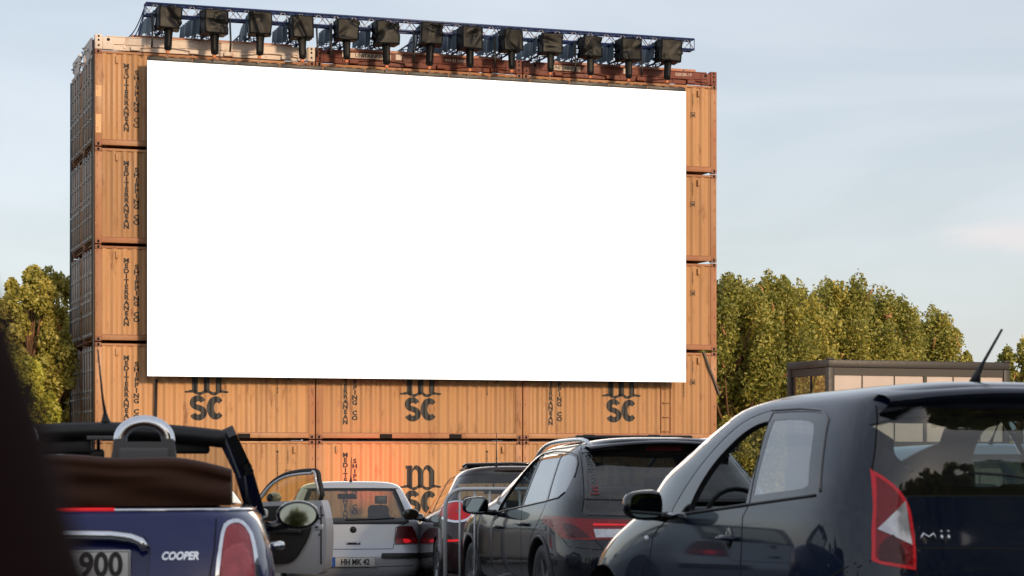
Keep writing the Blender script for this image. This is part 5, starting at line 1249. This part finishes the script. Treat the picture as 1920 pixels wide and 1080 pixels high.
def open_door(parent_car, s):
    """right front door of the half hidden silver car, swung open"""
    hx, hy = -2.955, 24.6; L = 1.15; ang = math.atan2(23.85-24.6, -2.06+2.955)
    root = empty('door', (0, 0, 0)); root.parent = parent_car; parent_car_m = parent_car.matrix_basis
    bpy.context.view_layer.update(); root.matrix_world = Matrix.Translation((hx, hy, ground(24)+.0)) @ Matrix.Rotation(ang, 4, 'Z')
    # local: x from hinge to latch, y away from the viewer, z up
    out = smooth_poly([(.04,1.03,1),(.55,1.05),(1.06,1.065,1),(1.10,.98),(1.145,.80),(1.15,.60),(1.13,.40),(1.06,.265),(.98,.235,1),(.10,.225,1),(.02,.35),(0,.70)], 3)
    b = MB(); b.prism(out, lambda a, z: (a, .0, z), lambda a, z: (a, .11, z)); b.build('door_panel', M['p_silver'], root)
    inn = smooth_poly([(.10,.98,1),(.55,1.0),(.90,1.01,1),(.915,.86),(.90,.72),(.80,.55),(.62,.37),(.40,.33),(.12,.33,1)], 3)
    b = MB(); b.prism(inn, lambda a, z: (a, -.035, z), lambda a, z: (a, -.001, z)); b.rbox(.2, .8, -.075, -.03, .68, .74, .02); b.build('door_card', M['rubber'], root)
    fr = [(.03,1.03,0),(.10,1.13,0),(.24,1.25,0),(.45,1.345,0),(.70,1.385,0),(.93,1.395,0),(.985,1.37,0),(1.0,1.30,0),(1.02,1.06,0)]
    P = smooth_poly([(p[0], p[1]) for p in fr]+[(.5,1.05,1)], 3); P = P[:25]
    b = MB(); b.tube([(a, .03, z) for a, z in P], .028, 8); b.tube([(a-.022 if a > .9 else a+.01, -.002, z-.028 if a < .95 else z) for a, z in P[:-1]], .016, 8, 1); b.build('window_frame', [M['rubber'], M['p_silver']], root)
    b = MB(); gl = [(a, z) for a, z in P]; b.add([(a, .03, z) for a, z in gl]+[(1.02,.03,1.04),(.04,.03,1.02)], [tuple(range(len(gl)+2))]); b.build('door_glass', glass_mat('amber_tinged_glass', (.70,.66,.42)), root)
    b = MB(); b.rbox(.97, 1.10, -.012, .01, .73, .80, .01, 1); b.rbox(.985, 1.03, -.02, .0, .755, .775, .006, 0)
    for a, z in ((1.05,.86),(1.045,.68),(1.10,.90)): b.lathe([(0, 0), (.014, 0)], 12, 'y', 0, (a, -.014, z))
    b.tube([(1.065, -.004, z) for z in np.linspace(.35, 1.0, 6)], .008, 6, 0); b.build('latch', [M['rubber'], M['p_silver']], root)
    b = MB(); bm = bmesh.new(); bmesh.ops.create_uvsphere(bm, u_segments=20, v_segments=12, radius=1); bm.transform(Matrix.Translation((.13, .17, 1.08)) @ Matrix.Diagonal((.10, .06, .065, 1))); b.addbm(bm, 0, True); bm.free()
    b.lathe([(0, 0), (.05, 0)], 20, 'y', 1, (.12, .105, 1.08)); b.build('side_mirror', [M['p_silver'], M['mirror']], root)
    b = MB(); b.rbox(-.06, .04, .0, .08, .45, .60, .01); b.rbox(-.06, .04, .0, .08, .80, .95, .01); b.build('hinge', M['p_silver'], root)

def car_convertible():
    root, s, d = convertible(); W = .844
    cock = smooth_poly([(-.63,.62,1),(.63,.62,1),(.66,1.4),(.64,2.2,1),(.45,2.34),(0,2.38),(-.45,2.34),(-.64,2.2,1),(-.66,1.4)], 3)
    s.cut(cock, 'T', 'cockpit', nmin=.3)
    ring = [(.607,.99-.06),(.640,.921),(.680,.925),(.715,.905),(.745,.85),(.762,.76),(.768,.66),(.765,.57),(.72,.545),(.64,.545),(.598,.58),(.592,.68),(.602,.80)]
    ring = smooth_poly([(.625,.905),(.66,.925),(.70,.918),(.738,.87),(.757,.79),(.768,.69),(.768,.60),(.74,.555),(.66,.548),(.605,.57),(.594,.66),(.60,.76),(.612,.85)], 2)
    c0 = (sum(p[0] for p in ring)/len(ring), sum(p[1] for p in ring)/len(ring)); sh = lambda k, kz: [(c0[0]+(a-c0[0])*k, c0[1]+(b_-c0[1])*kz) for a, b_ in ring]
    mir = lambda P: [(-a, b_) for a, b_ in P]
    for nm, P in (('lamp_ring', ring), ('tail_lamp', sh(.82, .92)), ('lamp_pale', [p for p in smooth_poly([(.628,.80),(.70,.83),(.735,.76),(.742,.68),(.70,.64),(.63,.65),(.618,.72)], 2)]), ('lamp_low', smooth_poly([(.635,.655),(.70,.665),(.735,.64),(.735,.60),(.66,.585),(.628,.61)], 2))):
        s.cut(P, 'B', nm, nmin=.01); s.cut(mir(P), 'B', nm, nmin=.01)
    niche = smooth_poly(xm([(-.315,.860,1),(-.335,.82),(-.338,.74),(-.32,.66),(-.28,.645,1)]), 3); s.cut(niche, 'B', 'plate_niche')
    for y in (.62, 3.06): arch(s, y, .33, .31)
    s.emit(root, {'body': ('body', [M['p_blue'], M['trim']], 0, None, .02), 'lamp_ring': ('lamp_ring', [M['chrome'], M['chrome']], .010, None, .03), 'tail_lamp': ('tail_lamp', [M['pink_lens'], M['red_lens']], .007, None, .03), 'lamp_pale': ('reversing_lens', [lens('rose_lens', (.55,.10,.11)), M['red_lens']], .008, 'tail_lamp', .01),
                  'lamp_low': ('lamp_cell', [lens('bright_red_lens', (.80,.02,.03), .25), M['red_lens']], .009, 'tail_lamp', .01), 'plate_niche': ('plate_recess', [M['p_blue'], M['p_blue']], -.035, None, .004)}, drop=('cockpit', 'wheel_arch'))
    seams(s, root, {'boot_seam': [([(.600,.962),(.598,.90),(.592,.80),(.575,.70),(.56,.62),(.54,.50)], 'B'), ([(-.600,.962),(-.598,.90),(-.592,.80),(-.575,.70),(-.56,.62),(-.54,.50)], 'B')], 'door_seam': [([(1.02,.97),(1.0,.8),(1.02,.4)], v) for v in 'LR']+[([(2.28,.97),(2.33,.8),(2.36,.4)], v) for v in 'LR']}, .006)
    b = MB(); s.bar(b, [(-.69,.966),(0,.966),(.69,.966)], 'B', .0085, .003, .03)
    for v in 'LR': s.bar(b, [(.22,.964),(1.2,.958),(2.75,.955)], v, .008, .003)
    b.build('waist_chrome', M['chrome'], root)
    b = MB(); s.bar(b, [(-.19,.966),(0,.966),(.19,.966)], 'B', .0085, .006); b.build('brake_lamp', M['red_glow'], root)
    b = MB(); s.bar(b, xm([(-.02,.868),(-.20,.863),(-.27,.850),(-.305,.835),(-.318,.815)])[::-1] if False else [(-.318,.812),(-.30,.838),(-.26,.854),(-.18,.864),(0,.868),(.18,.864),(.26,.854),(.30,.838),(.318,.812)], 'B', .020, .012, .02, 10); b.build('boot_handle', M['chrome'], root)
    bm = text_bm('COOPER', .043, .0015, shear=.25, xs=.86); b = MB()
    for v in bm.verts: v.co += Vector((.455, 0, .782))
    s.drape(b, bm, 'B', .005); bm.free(); b.build('badge', M['chrome'], root)
    bm = bmesh.new(); bmesh.ops.create_uvsphere(bm, u_segments=24, v_segments=12, radius=1); c = s.hit(.40, .66, 'B')[0]
    plate_obj(root, 0, s.hit(0, .74, 'B')[0].y+.012, .752, '900', .52, .115, .132, align_right=True, bold=.004, xs=.86, blue=False)
    for sx, v in ((-1, 'L'), (1, 'R')):
        c = s.hit(1.28, .79, v)[0]; b = MB(); b.tube([c+Vector((0, -.075, 0)), c+Vector((sx*.035, -.06, 0)), c+Vector((sx*.045, 0, 0)), c+Vector((sx*.035, .06, 0)), c+Vector((0, .075, 0))], [.010, .019, .021, .019, .010], 12); b.build('door_handle', M['chrome'], root)
        side_mirror(root, sx*.80, 2.36, .915, .222, .150, sx, 'oval', arm=.05, m=M['gloss_black'], d=.16)
        # A pillar
        b = MB(); p0 = Vector((sx*.745, 2.66, .92)); p1 = Vector((sx*.60, 2.02, 1.325))
        mid = p0.lerp(p1, .5)+Vector((sx*.012, -.02, .018))
        for q0, q1 in ((p0, mid), (mid, p1)): b.beam(q0, q1, .095, .06, up=(0, 1, 0))
        b.build('windscreen_pillar', M['gloss_black'], root)
    # windscreen header
    b = MB(); n = 25; hd = []
    for i in range(n):
        t = -1+2*i/(n-1); hd.append(Vector((.60*t, 2.02+.05*(1-t*t), 1.330+.042*(1-t**2))))
    vs = []
    for p in hd: vs += [p+Vector((0, -.05, -.080)), p+Vector((0, -.055, -.01)), p+Vector((0, -.03, .010)), p+Vector((0, .03, .005)), p+Vector((0, .05, -.03))]
    b.add(vs, [(i*5+j, i*5+(j+1) % 5, i*5+(j+1) % 5+5, i*5+j+5) for i in range(n-1) for j in range(5)]+[tuple(range(5)), tuple(range((n-1)*5, n*5))], 0, True)
    b.build('windscreen_header', M['black'], root)
    for x0, x1 in ((-.50, -.06), (.08, .52)):
        b = MB(); b.rbox(x0, x1, 2.04, 2.075, 1.225, 1.315, .015, seg=3); b.build('sun_visor', M['black'], root)
    b = MB(); b.rbox(-.075, .075, 1.965, 1.975, 1.292, 1.312, .004); b.build('roof_console', M['inner_grey'], root)
    b = MB(); b.rbox(-.20, .0, 2.10, 2.13, 1.19, 1.25, .02); b.tube([(-.03, 2.12, 1.24), (-.03, 2.12, 1.32)], .01, 6); b.build('inside_mirror', M['black'], root)
    b = MB(); k = 16; vs = []
    for i in range(k+1):
        t = -1+2*i/k; vs += [(.735*t, 2.66+.10*(1-t*t), .93), (.60*t, 2.03+.05*(1-t*t), 1.325+.035*(1-t*t))]
    b.add(vs, [(2*i, 2*i+2, 2*i+3, 2*i+1) for i in range(k)], 0, True); b.build('windscreen', M['gl_clear'], root)
    b = MB(); a0 = Vector((.01, 2.06, 1.375)); b.tube([a0, a0+Vector((-.001,-.005,.02)), a0+Vector((-.003,-.01,.055)), a0+Vector((-.012,-.05,.13)), a0+Vector((-.03,-.12,.36))], [.030, .020, .009, .0055, .004], 10); b.build('antenna', M['black'], root)
    # folded soft top
    b = MB(); nu, nv = 90, 34; vs = []
    prof = [(.135,.985),(.126,1.03),(.126,1.09),(.134,1.14),(.150,1.172),(.185,1.186),(.27,1.192),(.36,1.190),(.46,1.185),(.56,1.16),(.62,1.09),(.64,1.0)]
    pt = np.linspace(0, 1, len(prof)); py_ = [p[0] for p in prof]; pz_ = [p[1] for p in prof]
    for i in range(nu):
        u = -1+2*i/(nu-1); ends = abs(u)**7
        for j in range(nv):
            t = j/(nv-1); y = float(np.interp(t, pt, py_)); z = float(np.interp(t, pt, pz_)); fz = (z-.985)/.2
            z = .985+(z-.985)*(1-.13*u*u-.10*ends); y += .09*u*u+.07*ends
            f = .016*math.sin(5.5*u+7*fz+1)*math.sin(math.pi*min(1, fz+.1))+.007*math.sin(11*u-7*fz)*fz*(1-.5*fz)
            crease = .022*math.exp(-((fz-.80+.10*u)/.06)**2)+.016*math.exp(-((fz-.42-.22*u)/.07)**2)*(u > -.2)
            vs.append((.655*u, y-f*(t < .5)+crease, z+.006*math.sin(9*u+2)*fz))
    b.add(vs, [(i*nv+j, i*nv+j+1, (i+1)*nv+j+1, (i+1)*nv+j) for i in range(nu-1) for j in range(nv-1)]+[tuple(range(nv)), tuple(range((nu-1)*nv, nu*nv))[::-1]], 0, True)
    fm, fb, ft = new_mat('brown_soft_top_cloth'); fb.inputs['Roughness'].default_value = .7; fb.inputs['Specular IOR Level'].default_value = .12; c = ft.nodes.new('ShaderNodeTexCoord'); nn = ft.nodes.new('ShaderNodeTexNoise'); nn.inputs['Scale'].default_value = 42; nn.inputs['Detail'].default_value = 2
    rr = ft.nodes.new('ShaderNodeMapRange'); rr.inputs['From Min'].default_value = .745; rr.inputs['From Max'].default_value = .77; mx_ = ft.nodes.new('ShaderNodeMixRGB'); mx_.inputs[1].default_value = (.052,.021,.012,1); mx_.inputs[2].default_value = (.30,.24,.18,1)
    ft.links.new(c.outputs['Object'], nn.inputs['Vector']); ft.links.new(nn.outputs['Fac'], rr.inputs['Value']); ft.links.new(rr.outputs[0], mx_.inputs[0]); ft.links.new(mx_.outputs[0], fb.inputs['Base Color'])
    b.build('soft_top', fm, root)
    # roll hoops
    for cx in (-.325, .265):
        b = MB(); base = [(-.155,.95),(-.150,1.10),(-.140,1.20),(-.128,1.275),(-.078,1.275),(-.078,1.262),(.078,1.262),(.078,1.275),(.128,1.275),(.140,1.20),(.150,1.10),(.155,.95)]
        b.prism(base, lambda a, z: (cx+a, .86, z), lambda a, z: (cx+a, .95, z)); b.rbox(cx-.11, cx+.11, .84, .87, 1.0, 1.235, .02, 0); o = b.build('roll_hoop', M['inner_grey'], root)
        b = MB(); pts = [(cx-.108+.0*0, .905, 1.235)]+[(cx-.104*math.cos(a), .905, 1.272+.078*math.sin(a)) for a in np.linspace(0, math.pi, 15)]+[(cx+.108, .905, 1.235)]
        b.tube(pts, .031, 14); b.build('chrome_arch', M['chrome'], o)
    b = MB(); b.rbox(-.60, .60, .66, .95, .45, 1.04, .08, seg=3); b.rbox(.40, .60, .80, .92, .9, 1.13, .06, seg=3); b.build('rear_bench', M['seat'], root)
    for x in (-.36, .36): seat(root, x, 1.45, .28, .50, top=1.13)
    b = MB(); b.box(-.72, .72, .6, 2.6, .20, .24); b.box(-.74, -.70, .6, 2.5, .2, .93); b.box(.70, .74, .6, 2.5, .2, .93); b.rbox(-.70, .70, 2.30, 2.62, .45, .97, .08, seg=3); b.build('cabin_tub', M['trim'], root)
    arch_liner(root, .62, .33, .31, W); arch_liner(root, 3.06, .33, .31, W)
    for y in (.62, 3.06):
        for sx in (-1, 1): wheel(root, sx*.74, y, .29, .185, side=sx)
    place(root, d['X'], d['Y'], d['yaw'])
car_city(); car_estate(); car_silver(); car_maroon(); car_convertible()
o, s_ = car_silver('silver hatchback with its right front door wide open, behind the blue convertible', -4.0, 21.83, R(-5), plate=None)
open_door(o, s_)
car_silver('pale blue hatchback seen through the windscreen of the blue convertible', -3.75, 14.5, R(2), pm='p_pale', plate=None)
car_silver('silver hatchback seen through the rear window of the black city car', 3.75, 15.2, R(18), pm='p_silver', plate=None)

# ---------------------------------------------------------------- blurred pillar right beside the camera
b = MB(); pts = [(-.30, .60, 1.29), (-.235, .60, 1.262), (-.185, .60, 1.232), (-.160, .60, 1.205), (-.140, .60, 1.185), (-.128, .60, 1.16), (-.116, .60, 1.13), (-.10, .60, 1.10)]
pts = []
for py, px in ((440, -110), (520, -70), (600, -22), (690, 28), (780, 62), (860, 88), (950, 112), (1030, 134), (1110, 160), (1250, 210)):
    pts.append(((px-960)/4000*.62-.033, .62, 1.2-(py-849)/4000*.62))
b.tube(pts, .034, 24)
tag(b.build('car_door_pillar', mat('dark_brown_trim', (.020, .009, .008), .9, spec=.1)), 'blurred dark brown car door pillar close to the camera at the left edge', 'pillar')

# ---------------------------------------------------------------- trees standing behind the camera (they shade and mirror in the cars)
c38, s38 = math.cos(R(SUN_AZ)), math.sin(R(SUN_AZ))
for i, p in enumerate((-3, 0, 2.8, 5.6, 8.4, 11.2, 14, 16.8)):
    q = 22+(i % 2)*1.5; x, y = p*c38+q*s38, p*s38-q*c38
    tree('roadside_tree', x, y, 0, 14+.5*math.sin(i*2.1), 2.9, 60+i, M['leaf_oak'], 'dark tree behind the camera, mirrored in the car paint', 'trees behind the camera', spire=.8, leaf=.16, nclump=110, nleaf=260, low=.0, lit_twigs=0)

for i, p in enumerate((-1.6, 1.4, 4.2, 7, 9.8, 12.6, 15.4)):
    q = 29; x, y = p*c38+q*s38, p*s38-q*c38
    tree('roadside_tree', x, y, 0, 14, 3.2, 130+i, M['leaf_oak'], 'dark tree behind the camera, mirrored in the car paint', 'trees behind the camera', spire=.8, leaf=.22, nclump=90, nleaf=200, low=.0, lit_twigs=0)
for i, (x, y) in enumerate(((-34, -38), (-27, -44), (-19, -40), (-11, -46), (-3, -42), (4, -47), (-42, -30), (-48, -20), (44, -14), (50, -4))):
    tree('roadside_tree', x, y, 0, 10+1.5*math.sin(i*1.7), 3.0, 80+i, M['leaf_oak'], 'dark tree behind the camera, mirrored in the car paint', 'trees behind the camera', spire=.8, leaf=.24, nclump=70, nleaf=150, low=.05, lit_twigs=0)

# ---------------------------------------------------------------- unseen red light added to cast the glow on the wall, behind the silver hatchback
fl = empty('added_glow_light', wpt(7.6, -1.3, 0), WA, 'unseen red light on a low stand, added for the glow on the container wall', 'added_glow_light')
b = MB(); b.rbox(-.16, .16, -.08, .08, .85, 1.07, .02); b.build('lamp_housing', M['black'], fl)
b = MB(); b.box(-.13, .13, .082, .086, .88, 1.04); b.build('lamp_glass', M['red_glow'], fl)
b = MB()
for a in (0, 2.1, 4.2): b.tube([(0, 0, .6), (.35*math.cos(a), .35*math.sin(a), .01)], .012, 6)
b.tube([(0, 0, .55), (0, 0, .87)], .018, 8); b.build('stand', M['black'], fl)
ld = bpy.data.lights.new('added_glow_lamp', 'SPOT'); lo = bpy.data.objects.new('added_glow_lamp', ld); COL.objects.link(lo); lo.parent = fl
ld.energy = 130; ld.color = (1, .07, .06); ld.spot_size = R(110); ld.spot_blend = 1; ld.shadow_soft_size = .12
lo.location = (0, .16, .98); lo.rotation_euler = Vector((0, -1.0, -.62)).to_track_quat('Z', 'Y').to_euler()
